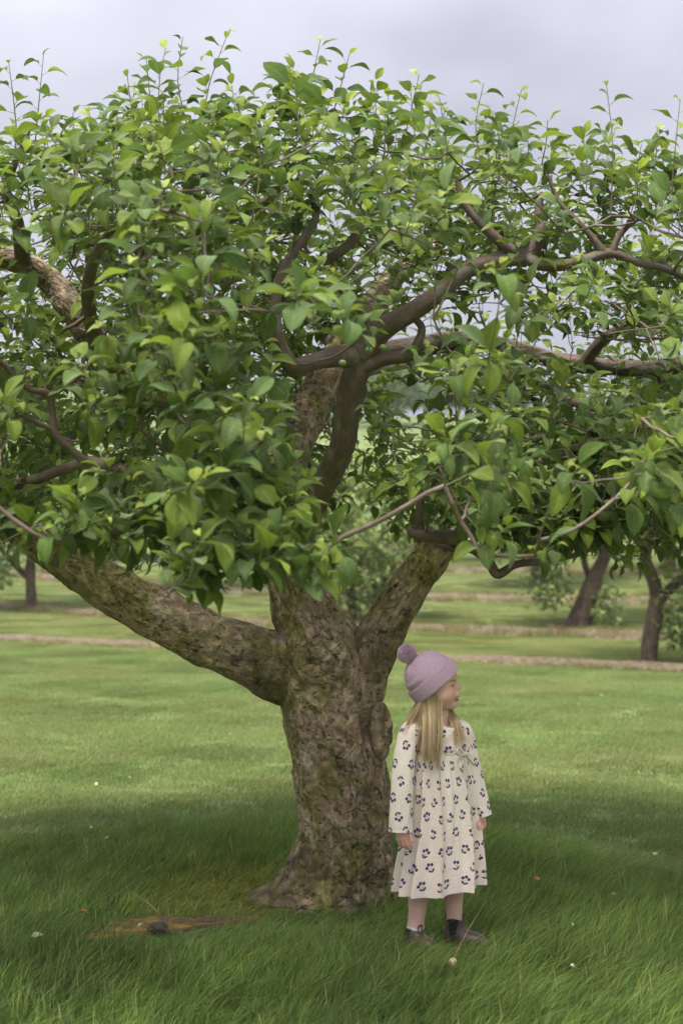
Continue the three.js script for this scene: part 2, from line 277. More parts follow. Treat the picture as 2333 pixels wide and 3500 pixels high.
const barkMat = std({ map: barkMap, bumpMap: barkHeight, bumpScale: 0.016, vertexColors: true, roughness: 0.88 });
const mossOn = (p, a) => { // moss and lichen cover: green matter with a ragged outline
  const n = fbm(p.x * 7, p.y * 5, p.z * 7, 4), m = sstep(0.02, 0.14, n + a), l = sstep(0.17, 0.24, fbm(p.x * 9 + 5, p.y * 8, p.z * 9, 4)) * 0.8;
  return [lerp(lerp(1, 0.74, m), 1.3, l), lerp(lerp(1, 0.83, m), 1.32, l), lerp(lerp(1, 0.48, m), 1.3, l)];
};
const pxr = (r, d) => r * d / FOCAL;

// ---------------------------------------------------------------- the apple tree
const tree = thing('apple_tree', 'large old apple tree with a thick leaning trunk in the foreground', 'tree', V(0, 0, 0));
const trunkPts = [[1160, 3190, 184], [1163, 3110, 176], [1167, 3040, 168], [1172, 2950, 160], [1178, 2836, 153], [1167, 2680, 157], [1148, 2546, 155], [1128, 2430, 162], [1118, 2310, 166], [1088, 2200, 141], [1043, 2100, 112], [1010, 2000, 93], [988, 1900, 82], [982, 1800, 80], [960, 1700, 74], [900, 1570, 64]].map(([x, y, r], i) => { const d = 5.64 + (i > 12 ? (i - 12) * 0.07 : 0); const p = at(x, y, d); return { p, r: pxr(r, d) }; });
const knot = at(1085, 2250, 5.46), wound = at(1325, 2490, 5.62);
part('trunk', sweep(trunkPts, { sides: 220, rings: 420, uvScale: 1, cap: true,
  shape(a, s, R, t, c) {
    const x = Math.cos(a), z = Math.sin(a), low = sstep(0.42, 0.0, c.y);
    let r = R * (1 + 0.09 * N3(x * 1.6, s * 1.4, z * 1.6 + 9) + 0.05 * N3(x * 4, s * 1.1, z * 4) * (1 - 0.3 * low));
    const root = (at0, w) => { const d = Math.abs(((a - at0 + 9.4248) % 6.2832) - 3.1416); return Math.exp(-((d / w) ** 2)); }, foot = Math.exp(-Math.max(0, c.y) / 0.1);
    r *= 1 + foot * (0.85 * root(1.5, 0.62) + 0.2 * root(2.9, 0.5) + 0.22 * root(4.3, 0.4) + 0.4 * root(0.1, 0.5)) + low * 0.06 * N3(x * 6, s * 8, z * 6);
    r -= 0.05 * Math.exp(-(((a - 3.98) * R / 0.03) ** 2) - ((c.y - wound.y) / 0.065) ** 2);
    r += 0.012 * fbm(x * R * 22, s * 14, z * R * 22, 3) + 0.006 * fbm(x * R * 70, s * 50, z * R * 70, 3);
    return r;
  },
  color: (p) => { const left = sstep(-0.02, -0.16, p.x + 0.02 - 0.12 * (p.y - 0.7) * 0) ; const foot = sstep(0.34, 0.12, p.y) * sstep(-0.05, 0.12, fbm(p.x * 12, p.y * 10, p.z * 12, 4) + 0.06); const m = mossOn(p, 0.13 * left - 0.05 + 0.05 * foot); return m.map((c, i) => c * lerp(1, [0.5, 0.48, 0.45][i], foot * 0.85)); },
}), barkMat, tree);
{ // a swelling round an old pruning knot, and the callus lips round the wound on the right flank
  const ring = (c, nrm, rx, ry, tube, seed, name, squash = 1) => {
    const n = nrm.clone().normalize(), up = V(0, 1, 0).sub(n.clone().multiplyScalar(n.y)).normalize(), si = up.clone().cross(n), pts = [];
    const pos = [], uv = [], idx = [], col = [], A = 72, B = 20;
    for (let i = 0; i <= A; i++) for (let j = 0; j <= B; j++) {
      const a = i / A * 6.2832, b = j / B * 6.2832, tr = tube * (1 + 0.35 * N3(Math.cos(a) * 2, Math.sin(a) * 2, seed) + 0.14 * N3(Math.cos(a) * 9, Math.sin(a) * 9 + j * 0.7, seed)), q = 1 + Math.cos(b) * tr / Math.max(rx, ry);
      const p = c.clone().addScaledVector(si, Math.cos(a) * (rx + Math.cos(b) * tr)).addScaledVector(up, Math.sin(a) * (ry + Math.cos(b) * tr)).addScaledVector(n, Math.sin(b) * tr * squash);
      pos.push(p.x, p.y, p.z); uv.push(a / 6.2832 * 0.5, b / 6.2832 * 0.14); col.push(...mossOn(p, -0.02));
    }
    for (let i = 0; i < A; i++) for (let j = 0; j < B; j++) { const a = i * (B + 1) + j; idx.push(a, a + B + 1, a + 1, a + 1, a + B + 1, a + B + 2); }
    return part(name, geom(pos, idx, uv, col), barkMat, tree);
  };
  const n = V(0.72, 0.05, 0.69);
  const lip = ring(at(1300, 2498, 5.562), n, 0.027, 0.085, 0.03, 3, 'wound_callus', 0.95);
  ring(at(1078, 2262, 5.45), V(-0.12, 0.05, 1), 0.05, 0.036, 0.022, 8, 'pruning_knot', 0.5);
  ring(at(1098, 2262, 5.455), V(-0.05, 0.05, 1), 0.09, 0.065, 0.022, 11, 'pruning_knot', 0.35);
}
// limbs, as photo pixels with a distance; radii in photo pixels
const limbDefs = {
  B: ['limb', [[1100, 2345, 5.66, 118], [960, 2282, 5.64, 116], [840, 2232, 5.6, 104], [700, 2178, 5.55, 97], [560, 2112, 5.5, 92], [420, 2040, 5.45, 84], [300, 1962, 5.4, 74], [180, 1882, 5.35, 64], [60, 1800, 5.3, 56], [-120, 1680, 5.25, 46], [-420, 1500, 5.2, 34]]],
  A: ['limb', [[1215, 2330, 5.66, 96], [1275, 2215, 5.6, 82], [1345, 2090, 5.55, 70], [1415, 1985, 5.5, 66], [1472, 1900, 5.46, 66], [1500, 1848, 5.44, 66]]],
  C: ['limb', [[985, 1880, 5.62, 74], [1045, 1745, 5.52, 58], [1108, 1640, 5.42, 47], [1165, 1540, 5.33, 43], [1185, 1430, 5.27, 42], [1205, 1310, 5.22, 44], [1225, 1245, 5.2, 50], [1240, 1190, 5.18, 44]]],
  D: ['limb', [[965, 1740, 5.8, 74], [975, 1590, 6.0, 72], [1035, 1440, 6.2, 68], [1100, 1320, 6.3, 64], [1170, 1200, 6.4, 56], [1250, 1080, 6.5, 46], [1330, 960, 6.6, 38], [1440, 880, 6.6, 30], [1560, 780, 6.6, 20]]],
  E: ['limb', [[965, 1700, 5.85, 68], [880, 1530, 5.9, 62], [740, 1410, 5.9, 58], [600, 1340, 5.85, 57], [430, 1265, 5.8, 57], [330, 1180, 5.75, 53], [250, 1060, 5.7, 48], [180, 970, 5.7, 45], [80, 900, 5.65, 42], [-60, 860, 5.6, 38], [-350, 780, 5.5, 28]]],
  F: ['limb', [[1130, 1280, 6.35, 42], [1330, 1205, 6.5, 38], [1480, 1175, 6.6, 36], [1620, 1160, 6.6, 33], [1740, 1190, 6.6, 31], [1880, 1226, 6.6, 27], [2000, 1246, 6.55, 28], [2120, 1256, 6.5, 28], [2230, 1262, 6.5, 29], [2333, 1246, 6.5, 30], [2480, 1215, 6.5, 24]]],
  A1: ['branch', [[1560, 1838, 5.4, 24], [1510, 1836, 5.36, 24], [1450, 1832, 5.33, 20], [1405, 1822, 5.32, 14], [1398, 1800, 5.34, 7]]],
  A2: ['branch', [[1440, 1850, 5.42, 20], [1432, 1780, 5.4, 15], [1440, 1700, 5.38, 13], [1470, 1650, 5.36, 13], [1530, 1612, 5.3, 12], [1615, 1570, 5.25, 11], [1750, 1520, 5.2, 9], [1900, 1480, 5.1, 7]]],
  A3: ['branch', [[1540, 1860, 5.46, 26], [1620, 1875, 5.5, 21], [1672, 1925, 5.5, 17], [1698, 1962, 5.5, 17], [1760, 1930, 5.5, 13], [1860, 1918, 5.5, 12], [1960, 1898, 5.5, 9], [2080, 1850, 5.5, 7]]],
  A4: ['branch', [[1545, 1850, 5.44, 24], [1600, 1790, 5.44, 19], [1610, 1730, 5.44, 16], [1680, 1650, 5.5, 13], [1800, 1590, 5.7, 12], [1980, 1560, 5.8, 10], [2160, 1480, 5.9, 8]]],
  C1: ['branch', [[1232, 1215, 5.19, 46], [1310, 1122, 5.12, 40], [1400, 1070, 5.06, 34], [1500, 1000, 5.02, 30], [1600, 922, 5.0, 28], [1700, 890, 5.0, 27], [1780, 876, 5.0, 28], [1825, 846, 5.0, 25], [1842, 790, 5.0, 19], [1838, 735, 5.02, 15], [1850, 660, 5.05, 9]]],
  C1a: ['branch', [[1800, 868, 5.0, 22], [1740, 850, 4.98, 18], [1685, 806, 4.96, 17], [1612, 730, 4.95, 14], [1582, 690, 4.95, 13], [1560, 620, 4.97, 8]]],
  C1c: ['branch', [[1795, 872, 5.0, 24], [1830, 898, 4.98, 22], [1890, 908, 4.96, 20], [1980, 896, 4.95, 19], [2060, 868, 4.95, 18], [2100, 868, 4.95, 16], [2180, 898, 4.94, 14], [2270, 918, 4.93, 12], [2350, 955, 4.93, 10], [2500, 1010, 4.9, 8]]],
  C1d: ['branch', [[2062, 868, 4.95, 15], [2036, 828, 4.94, 12], [1980, 765, 4.94, 10], [1910, 690, 4.95, 8], [1870, 600, 4.95, 6]]],
  C1e: ['branch', [[2090, 868, 4.95, 13], [2110, 812, 4.94, 11], [2160, 760, 4.94, 9], [2240, 720, 4.9, 7]]],
  C2: ['branch', [[1230, 1255, 5.19, 30], [1320, 1226, 5.14, 24], [1400, 1214, 5.1, 20], [1424, 1180, 5.08, 16], [1440, 1120, 5.08, 13], [1410, 1075, 5.05, 11], [1440, 1010, 5.02, 8]]],
  C3: ['branch', [[1228, 1222, 5.19, 38], [1140, 1222, 5.12, 34], [1060, 1240, 5.02, 28], [1000, 1246, 4.95, 24], [950, 1150, 4.9, 20], [945, 1010, 4.9, 18], [968, 922, 4.9, 17], [1035, 820, 4.92, 16], [1078, 745, 4.95, 13], [1060, 660, 5.0, 8]]],
  C4: ['branch', [[1300, 1130, 5.13, 26], [1190, 1010, 5.1, 20], [1120, 900, 5.1, 17], [1190, 836, 5.05, 17], [1260, 745, 5.05, 15], [1310, 688, 5.05, 11], [1400, 620, 5.05, 7]]],
  C5: ['branch', [[1060, 1700, 5.5, 34], [985, 1678, 5.4, 28], [945, 1700, 5.25, 21], [900, 1745, 4.9, 17], [860, 1830, 4.35, 12], [800, 1900, 3.85, 9], [700, 1955, 3.55, 7], [560, 2035, 3.42, 4]]],
  C6: ['branch', [[860, 1830, 4.35, 10], [960, 1850, 3.85, 8], [1010, 1900, 3.62, 6], [1030, 1960, 3.5, 4]]],
  C7: ['branch', [[900, 1745, 4.9, 15], [700, 1700, 4.2, 12], [520, 1760, 3.7, 9], [350, 1830, 3.5, 6], [180, 1850, 3.45, 4]]],
  F1: ['branch', [[1990, 1244, 6.55, 22], [2060, 1160, 6.4, 20], [2150, 1110, 6.3, 17], [2240, 1080, 6.2, 13], [2340, 1000, 6.1, 9]]],
  F2: ['branch', [[1750, 1196, 6.6, 20], [1830, 1300, 6.2, 16], [2000, 1388, 5.9, 15], [2120, 1400, 5.85, 14], [2238, 1416, 5.8, 12], [2264, 1500, 5.75, 10], [2278, 1556, 5.75, 9], [2345, 1580, 5.7, 7]]],
  H: ['branch', [[-120, 1684, 5.2, 24], [0, 1668, 4.75, 20], [120, 1640, 4.65, 19], [250, 1592, 4.58, 18], [310, 1576, 4.55, 17], [400, 1602, 4.5, 16], [500, 1616, 4.42, 16], [545, 1590, 4.4, 9]]],
  H1: ['branch', [[296, 1580, 4.55, 15], [240, 1535, 4.52, 14], [188, 1482, 4.5, 13], [180, 1410, 4.5, 12], [164, 1345, 4.48, 12], [100, 1330, 4.46, 10], [30, 1262, 4.45, 9], [-60, 1190, 4.4, 7]]],
  H2: ['branch', [[170, 1352, 4.48, 10], [240, 1312, 4.45, 9], [318, 1228, 4.42, 7], [370, 1120, 4.4, 5]]],
  H3: ['branch', [[186, 1472, 4.5, 9], [100, 1432, 4.45, 8], [0, 1386, 4.4, 6]]],
  K: ['branch', [[600, 1342, 5.85, 34], [610, 1180, 5.6, 28], [650, 960, 5.4, 25], [730, 790, 5.25, 23], [820, 728, 5.2, 21], [920, 680, 5.2, 14], [1000, 590, 5.2, 8]]],
  K1: ['branch', [[430, 1262, 5.8, 30], [478, 1180, 5.6, 24], [480, 900, 5.3, 18], [484, 650, 5.2, 15], [478, 555, 5.2, 12], [520, 440, 5.15, 7]]],
  L1: ['branch', [[330, 1180, 5.75, 28], [300, 1000, 5.0, 22], [340, 850, 4.4, 18], [420, 760, 4.0, 13], [560, 720, 3.75, 8], [700, 760, 3.6, 5]]],
  L2: ['branch', [[80, 900, 5.65, 28], [60, 760, 5.3, 22], [20, 640, 5.0, 18], [60, 540, 4.9, 12], [110, 420, 4.85, 7]]],
  M: ['branch', [[1440, 905, 6.6, 24], [1452, 850, 6.55, 24], [1442, 802, 6.5, 25]]],
  Q1: ['branch', [[1170, 1200, 6.4, 34], [1000, 1000, 6.8, 28], [820, 880, 7.1, 20], [600, 800, 7.3, 12]]],
  Q2: ['branch', [[1035, 1440, 6.2, 36], [1150, 1300, 6.9, 28], [1350, 1250, 7.4, 18], [1600, 1220, 7.7, 10]]],
};
const nodes = []; // skeleton: { p, parent, fixed radius }
// smooth reddish-brown branch bark with pale pores, darkened to paint in crown shade
const shadedBark = bake(256, 512, (u, v) => { const n = tfbm(u, v, 5, 12, 141, 5), f = tnoise(u, v, 60, 110, 143), w = worley(u, v, 10, 36, 145), pore = 1 - sstep(0.1, 0.22, w[2]), grey = sstep(0.5, 0.66, tfbm(u, v, 4, 8, 147, 4)), k = 0.7 + 0.5 * n + 0.25 * (f - 0.5); return [lerp(lerp(0.135, 0.165, grey), 0.22, pore * 0.4) * k, lerp(lerp(0.092, 0.135, grey), 0.17, pore * 0.4) * k, lerp(lerp(0.066, 0.105, grey), 0.12, pore * 0.4) * k]; }, true);
const branchBump = bake(256, 512, (u, v) => 0.5 * tfbm(u, v, 6, 20, 141, 5) + 0.3 * tnoise(u, v, 60, 110, 143));
shadedBark.repeat.set(6, 2.2); branchBump.repeat.set(6, 2.2);
const shadedBranchMat = std({ map: shadedBark, bumpMap: branchBump, bumpScale: 0.004, roughness: 0.75, vertexColors: true });
for (const [key, [name, raw]] of Object.entries(limbDefs)) {
  const pts = raw.map(([x, y, d, r]) => ({ p: at(x, y, d), r: pxr(r, d) })), big = name === 'limb', maxR = Math.max(...pts.map((p) => p.r));
  const len = pts.reduce((s, p, i) => s + (i ? p.p.distanceTo(pts[i - 1].p) : 0), 0);
  const flare = key === 'B' ? 0.0 : big ? 0.12 : 0.06;
  const dense = big ? [Math.round(maxR * 900) + 24, Math.round(len * 150)] : [Math.round(maxR * 700) + 8, Math.round(len * 70) + 4];
  part(name, sweep(pts, { sides: dense[0], rings: dense[1], uvScale: big ? Math.max(0.3, maxR * 5) : 0.16,
    shape(a, s, R, t) {
      const x = Math.cos(a), z = Math.sin(a);
      let r = R * (1 + 0.10 * N3(x * 1.3 + s * 0.7, s * 3.2, z * 1.3 + key.charCodeAt(0)) + (big ? 0.1 : 0.05) * N3(x, s * 9, z + 4));
      if (key === 'A') { r *= 1 + 0.16 * sstep(0.86, 0.97, t) * (1 + 0.8 * N3(x * 2, 5, z * 2)); r *= t > 0.985 ? 0.86 : 1; }
      if (big) r += 0.009 * fbm(x * R * 26, s * 16, z * R * 26, 3) + 0.004 * fbm(x * R * 80, s * 50, z * R * 80, 2) + flare * R * Math.exp(-s / 0.12);
      else r += 0.1 * R * fbm(x * 2, s * 30, z * 2, 2) + flare * R * Math.exp(-s / 0.04);
      return r;
    },
    color: (p) => key === 'B' ? mossOn(p, 0.12) : key === 'A' ? mossOn(p, 0.02) : big ? mossOn(p, -0.06) : mossOn(p, -0.12) }), big && key !== 'C' && key !== 'F' ? barkMat : shadedBranchMat, tree);  // limbs C and F also take the bark with shade put into its colour
  const curve = new THREE.CatmullRomCurve3(pts.map((p) => p.p), false, 'centripetal'), m = Math.ceil(len / 0.07);
  for (let i = 1; i <= m; i++) { const t = i / m, f = t * (pts.length - 1), k = Math.min(pts.length - 2, Math.floor(f)), r = lerp(pts[k].r, pts[k + 1].r, f - k); if (r < 0.05) nodes.push({ p: curve.getPoint(t), parent: -1, r }); }
}
// ---------------------------------------------------------------- crown: shoots spread through the volume, each joined by a twig to the nearest wood
const LEAFLEN = 0.082;
function leafGeometry(seed, fold, curl, wave) {
  const R = rng(seed), n = 7, pos = [], idx = [], uv = [], L = LEAFLEN, W = L * (0.255 + 0.04 * R()), pet = 0.022;
  const prof = (t) => Math.pow(Math.sin(Math.PI * Math.pow(t, 0.98)), 0.8) * (1 - 0.06 * t);
  const bend = (s) => { const a = curl * s; return [Math.sin(a) / (curl || 1e-6), -(1 - Math.cos(a)) / (curl || 1e-6)]; };
  for (let i = 0; i <= n; i++) {
    const t = i / n, [bx, by] = bend(t), x = pet + bx * L, y = by * L, w = W * prof(t), wv = wave * Math.sin(t * 9 + seed) * w, wv2 = wave * Math.sin(t * 8 + seed * 2.3) * w;
    pos.push(x, y + w * Math.sin(fold) + wv, -w * Math.cos(fold), x, y, 0, x, y + w * Math.sin(fold) + wv2, w * Math.cos(fold));
    uv.push(t, 0.02, t, 0.5, t, 0.98, t, 0.26, t, 0.74);
    // a half rib between midrib and margin rounds the blade
    pos.push(x, y + w * 0.5 * Math.sin(fold) + 0.06 * w + wv * 0.3, -w * 0.55 * Math.cos(fold), x, y + w * 0.5 * Math.sin(fold) + 0.06 * w + wv2 * 0.3, w * 0.55 * Math.cos(fold));
  }
  for (let i = 0; i < n; i++) { const a = i * 5, b = a + 5; for (const [p, q] of [[0, 3], [3, 1], [1, 4], [4, 2]]) idx.push(a + p, a + q, b + p, a + q, b + q, b + p); }
  const b = pos.length / 3; pos.push(0, 0, -0.0008, 0, 0, 0.0008, pet, 0, -0.0008, pet, 0, 0.0008, 0, 0.0016, 0, pet, 0.001, 0); for (let i = 0; i < 6; i++) uv.push(0.05, 0.5);
  idx.push(b, b + 2, b + 4, b + 4, b + 2, b + 5, b + 1, b + 4, b + 3, b + 4, b + 5, b + 3, b, b + 1, b + 2, b + 1, b + 3, b + 2);
  return geom(pos, idx, uv);
}
const veins = (u, v) => { const a = Math.abs(v - 0.5) * 2, rib = Math.exp(-((a / 0.045) ** 2)), s = (u - a * 0.22) * 8.5, side = Math.exp(-(((s - Math.round(s)) / 0.09) ** 2)) * sstep(0.02, 0.12, a) * (1 - 0.5 * a); return [rib, side]; };
const leafMap = bake(256, 128, (u, v) => { const [rib, side] = veins(u, v), m = 0.82 + 0.36 * tfbm(u, v, 10, 6, 33, 4), k = m * (1 + 0.55 * rib + 0.2 * side); return [clamp(0.62 * k * (1 + 0.25 * rib)), clamp(0.62 * k), clamp(0.62 * k * (1 + 0.2 * rib))]; }, true);
const leafBump = bake(256, 128, (u, v) => { const [rib, side] = veins(u, v); return 0.6 - 0.4 * rib - 0.22 * side + 0.3 * (tfbm(u, v, 24, 12, 35, 3) - 0.5); });
const leafGeos = [leafGeometry(1, 0.45, 1.0, 0.1), leafGeometry(2, 0.3, 0.7, 0.16), leafGeometry(3, 0.62, 1.35, 0.08), leafGeometry(4, 0.2, 0.45, 0.2), leafGeometry(5, 0.4, 1.7, 0.12)];
const leafLook = { side: THREE.DoubleSide, roughness: 1, transmission: 0.45, thickness: 0, clearcoat: 0.16, clearcoatRoughness: 0.42, specularIntensity: 0.25, map: leafMap, bumpMap: leafBump, bumpScale: 0.0025 };
const leafMat = new THREE.MeshPhysicalMaterial({ ...leafLook, color: rgb(1.6, 1.6, 1.6) });
const leafColors = [[0.14, 0.2, 0.024], [0.175, 0.24, 0.028], [0.09, 0.145, 0.026], [0.235, 0.3, 0.036], [0.115, 0.178, 0.048], [0.33, 0.385, 0.08]];
const leafMats = leafColors.map((c) => new THREE.MeshPhysicalMaterial({ ...leafLook, color: rgb(...c.map((x) => x * 1.6)) }));
const crownC = V(-0.05, 0, -5.55);
const rhoAt = (x, z) => Math.hypot((x - crownC.x) / 2.75, (z - crownC.z) / (z > crownC.z ? 2.25 : 1.95));
const topAt = (x, z) => { const q = rhoAt(x, z); return 2.9 - 0.9 * q * q + 0.2 * fbm(x * 1.4, 1, z * 1.4, 3) * 2 - 0.04 * x; };
const lowAt = (x, z) => { const q = rhoAt(x, z); return 1.5 - 0.16 * sstep(0.3, 0.9, q) + 0.3 * fbm(x * 1.2 + 4, 8, z * 1.2, 3); };
const leaves = []; // { p, dir, up, s, c, g }
const shoots = [];
{
  const R = rng(77), gauss = () => (R() + R() + R() - 1.5) / 1.5, cell = new Map(), key = (p, c) => Math.floor(p.x / c) + ',' + Math.floor(p.y / c) + ',' + Math.floor(p.z / c);
  const near = (p, dmin) => { for (let i = -1; i <= 1; i++) for (let j = -1; j <= 1; j++) for (let k = -1; k <= 1; k++) { for (const q of cell.get(Math.floor(p.x / 0.12) + i + ',' + (Math.floor(p.y / 0.12) + j) + ',' + (Math.floor(p.z / 0.12) + k)) ?? []) if (q.distanceTo(p) < dmin) return true; } return false; };
  // openings through the crown where the photograph shows the far side: [px, py, radius x, radius y, keep]
  const windows = [[1420, 1420, 150, 150, 0.25], [1180, 1720, 130, 240, 0.12], [1290, 2000, 150, 170, 0.05], [1260, 1830, 140, 140, 0.3], [1500, 1120, 110, 70, 0.45], [1900, 1080, 190, 70, 0.4], [90, 1030, 110, 70, 0.3], [1060, 2060, 110, 160, 0.05], [1195, 1370, 60, 190, 0.25], [2200, 1080, 90, 60, 0.4], [1650, 2040, 300, 100, 0.02], [2050, 2060, 300, 130, 0.02], [200, 2060, 330, 120, 0.05], [700, 2190, 400, 130, 0.02]];
  // boughs that the photograph shows clear of leaves
  const heroes = []; for (const k of ['C', 'C1', 'C1a', 'C1c', 'C1d', 'A', 'H', 'H1', 'H2', 'C2', 'C3', 'F', 'C4']) { const raw = limbDefs[k][1]; for (let i = 1; i < raw.length; i++) for (let t = 0; t < 1; t += 0.2) { const a = raw[i - 1], b = raw[i]; heroes.push([lerp(a[0], b[0], t), lerp(a[1], b[1], t), lerp(a[2], b[2], t), lerp(a[3], b[3], t) + (k[0] === 'H' || k.startsWith('C1') ? 95 : 60)]); } }
  for (const y of [1900, 1980, 2060]) heroes.push([990, y, 5.5, 120]);
  for (const [x, y] of [[390, 1260], [330, 1190], [230, 1030], [100, 910], [1100, 1320]]) heroes.push([x, y, 5.7, 125]);
  for (let tries = 0; tries < 90000 && shoots.length < 2850; tries++) {
    const x = crownC.x + (R() * 2 - 1) * 2.75, z = crownC.z + (R() * 2 - 1) * 2.3, q = rhoAt(x, z); if (q > 1 + 0.12 * N3(x * 2, 4, z * 2)) continue;
    const top = topAt(x, z), low = lowAt(x, z), y = lerp(low, top, R()), below = top - y, p = V(x, y, z);
    let keep = below < 0.42 ? 1 : below < 0.9 ? 0.62 : 0.42;
    if (q > 0.72) keep = Math.max(keep, 0.85);
    if (q < 0.4 && y < 2.0) keep *= 0.22;
    keep *= clamp(0.75 + 2.6 * fbm(x * 1.7, y * 1.7 + 3, z * 1.7, 3), 0.12, 1);
    if (Math.abs(x) > -z * 0.24 + 0.35) keep *= 0.45;            // thinner count where only its shade is seen
    const [px, py, d] = project(p); if (d < 3.15) continue;
    for (const [wx, wy, rx, ry, k] of windows) { const e = ((px - wx) / rx) ** 2 + ((py - wy) / ry) ** 2; if (e < 1) keep *= lerp(k, 1, e * e); }
    if (d < 4.3 && px > 1250 && py > 900) keep *= 0.35;           // the near boughs hang on the left
    if (d < 4.6 && px > 1000 && px < 1400 && py > 1200) keep *= 0.15;
    if (d < 4.8 && py > 1740) keep *= 0.25;                        // the low edge is broken into separate sprays
    for (const [hx, hy, hd, hr] of heroes) if (d < hd - 0.03 && Math.hypot(px - hx, py - hy) < hr) { keep *= 0.02; break; }
    if (R() > keep || near(p, 0.085)) continue;
    const kk = key(p, 0.12); if (!cell.has(kk)) cell.set(kk, []); cell.get(kk).push(p);
    const out = V(x - crownC.x, 0, z - crownC.z).normalize(), upness = below < 0.4 ? 1 : 0.45, dir = V(out.x * q * 0.9 + gauss() * 0.7, upness + gauss() * 0.5 - (q > 0.8 ? 0.25 : 0), out.z * q * 0.9 + gauss() * 0.7).normalize();
    const topShoot = below < 0.25 && R() < 0.4;
    shoots.push({ p, dir: topShoot ? V(gauss() * 0.3, 1, gauss() * 0.3).normalize() : dir, len: topShoot ? 0.14 + 0.12 * R() : 0.05 + 0.13 * R(), n: topShoot ? 9 + Math.floor(R() * 4) : 8 + Math.floor(R() * 5) });
  }
  // the low bough that hangs nearest the camera on the left
  const bough = (pts, n, spread) => { for (let i = 0; i < n; i++) { const f = R() * (pts.length - 1), k = Math.floor(f), a = pts[k], b = pts[Math.min(k + 1, pts.length - 1)], t = f - k, p = at(lerp(a[0], b[0], t) + gauss() * spread, lerp(a[1], b[1], t) + gauss() * spread * 0.8, lerp(a[2], b[2], t) + gauss() * 0.25); shoots.push({ p, dir: V(gauss() * 0.8 + 0.2, 0.35 + gauss() * 0.6, 0.35 + gauss() * 0.6).normalize(), len: 0.06 + 0.1 * R(), n: 7 + Math.floor(R() * 5) }); } };
  bough([[900, 1700, 4.2], [760, 1780, 3.8], [560, 1830, 3.6], [330, 1850, 3.5], [200, 1850, 3.5]], 34, 70);
  bough([[930, 1780, 3.9], [960, 1880, 3.65], [830, 1950, 3.5], [680, 1980, 3.45], [560, 2030, 3.42]], 26, 55);
  bough([[960, 1830, 3.8], [1000, 1880, 3.65], [1010, 1960, 3.55], [1020, 2010, 3.5]], 9, 40);
  bough([[1440, 1720, 5.2], [1600, 1780, 5.2], [1750, 1830, 5.3], [1950, 1830, 5.3], [2120, 1760, 5.4]], 90, 85);
  bough([[1900, 1500, 5.3], [2100, 1600, 5.3], [2300, 1650, 5.3]], 45, 110);
  bough([[80, 1870, 4.6], [0, 1760, 4.6]], 8, 80);
  // tall water shoots standing against the sky: tip and foot in photo pixels
  for (const [tx, ty, fx, fy, d, n] of [[30, 196, 60, 470, 4.9, 8], [150, 170, 120, 500, 4.9, 9], [370, 350, 370, 560, 5.0, 10], [500, 185, 520, 480, 4.85, 9], [435, 240, 470, 470, 4.9, 6], [625, 112, 640, 430, 4.8, 8], [782, 92, 690, 460, 4.8, 14], [560, 340, 560, 520, 4.9, 8], [1000, 190, 900, 480, 4.85, 9], [1095, 118, 1030, 430, 4.85, 11], [1195, 165, 1120, 440, 4.85, 10], [1432, 240, 1370, 520, 4.9, 9], [1500, 315, 1530, 520, 4.9, 7], [1652, 270, 1640, 560, 4.9, 9], [1782, 288, 1740, 560, 4.9, 8], [1870, 395, 1850, 560, 4.95, 7], [2070, 272, 2085, 740, 4.7, 12], [2322, 325, 2290, 700, 4.7, 10], [1290, 400, 1270, 600, 5, 7], [250, 370, 260, 560, 5, 8], [2190, 480, 2180, 700, 4.9, 8], [1260, 300, 1220, 520, 4.9, 7]])
    shoots.push({ p: at(fx, fy, d), tip: at(tx, ty + 14, d - 0.03), n, tall: true });
  // long pale shoots in front of the crown
  for (const [tx, ty, fx, fy, d, n] of [[890, 1410, 790, 1590, 3.7, 8], [1760, 1430, 1640, 1690, 5.2, 9], [1880, 1060, 1740, 1300, 4.4, 10], [1960, 1180, 1880, 1430, 4.5, 9], [560, 640, 470, 900, 3.7, 10], [700, 700, 760, 930, 3.8, 8], [1460, 820, 1480, 1090, 4.5, 9]])
    shoots.push({ p: at(fx, fy, d), tip: at(tx, ty, d - 0.05), n, tall: true });

  for (const s of shoots) { // leaves along each shoot
    const dir = s.tip ? s.tip.clone().sub(s.p).normalize() : s.dir, len = s.tip ? s.tip.distanceTo(s.p) : s.len; s.dir = dir; s.len = len;
    const side = Math.abs(dir.y) < 0.95 ? V(0, 1, 0).cross(dir).normalize() : V(1, 0, 0), up2 = dir.clone().cross(side), bendV = V(gauss(), gauss() * 0.3, gauss()).multiplyScalar(len * 0.12);
    s.curve = new THREE.CatmullRomCurve3([s.p.clone(), s.p.clone().addScaledVector(dir, len * 0.5).add(bendV), s.p.clone().addScaledVector(dir, len)]);
    const tone = R(), ph = R() * 6.28;
    for (let i = 0; i < s.n; i++) {
      const t = s.tall ? lerp(0.16, 1, (i + 0.4) / s.n) : Math.pow((i + 0.5) / s.n, 0.7), a = ph + i * 2.4 + gauss() * 0.4, last = t > 0.88;
      const d = side.clone().multiplyScalar(Math.cos(a)).addScaledVector(up2, Math.sin(a)).addScaledVector(dir, last ? 1.3 : lerp(0.35, 0.8, R()));
      d.y += gauss() * 0.35; d.normalize();
      const size = (last ? (s.tall ? 0.7 : 0.55) : 1) * (s.tall ? lerp(1.15, 0.75, t) : 1) * (s.tall ? 0.82 + 0.38 * R() : 0.45 + 0.82 * Math.pow(R(), 0.75));
      const up = V(gauss() * 0.85, 1 + (s.tall ? 0 : gauss() * 0.6), gauss() * 0.85 + 0.15);
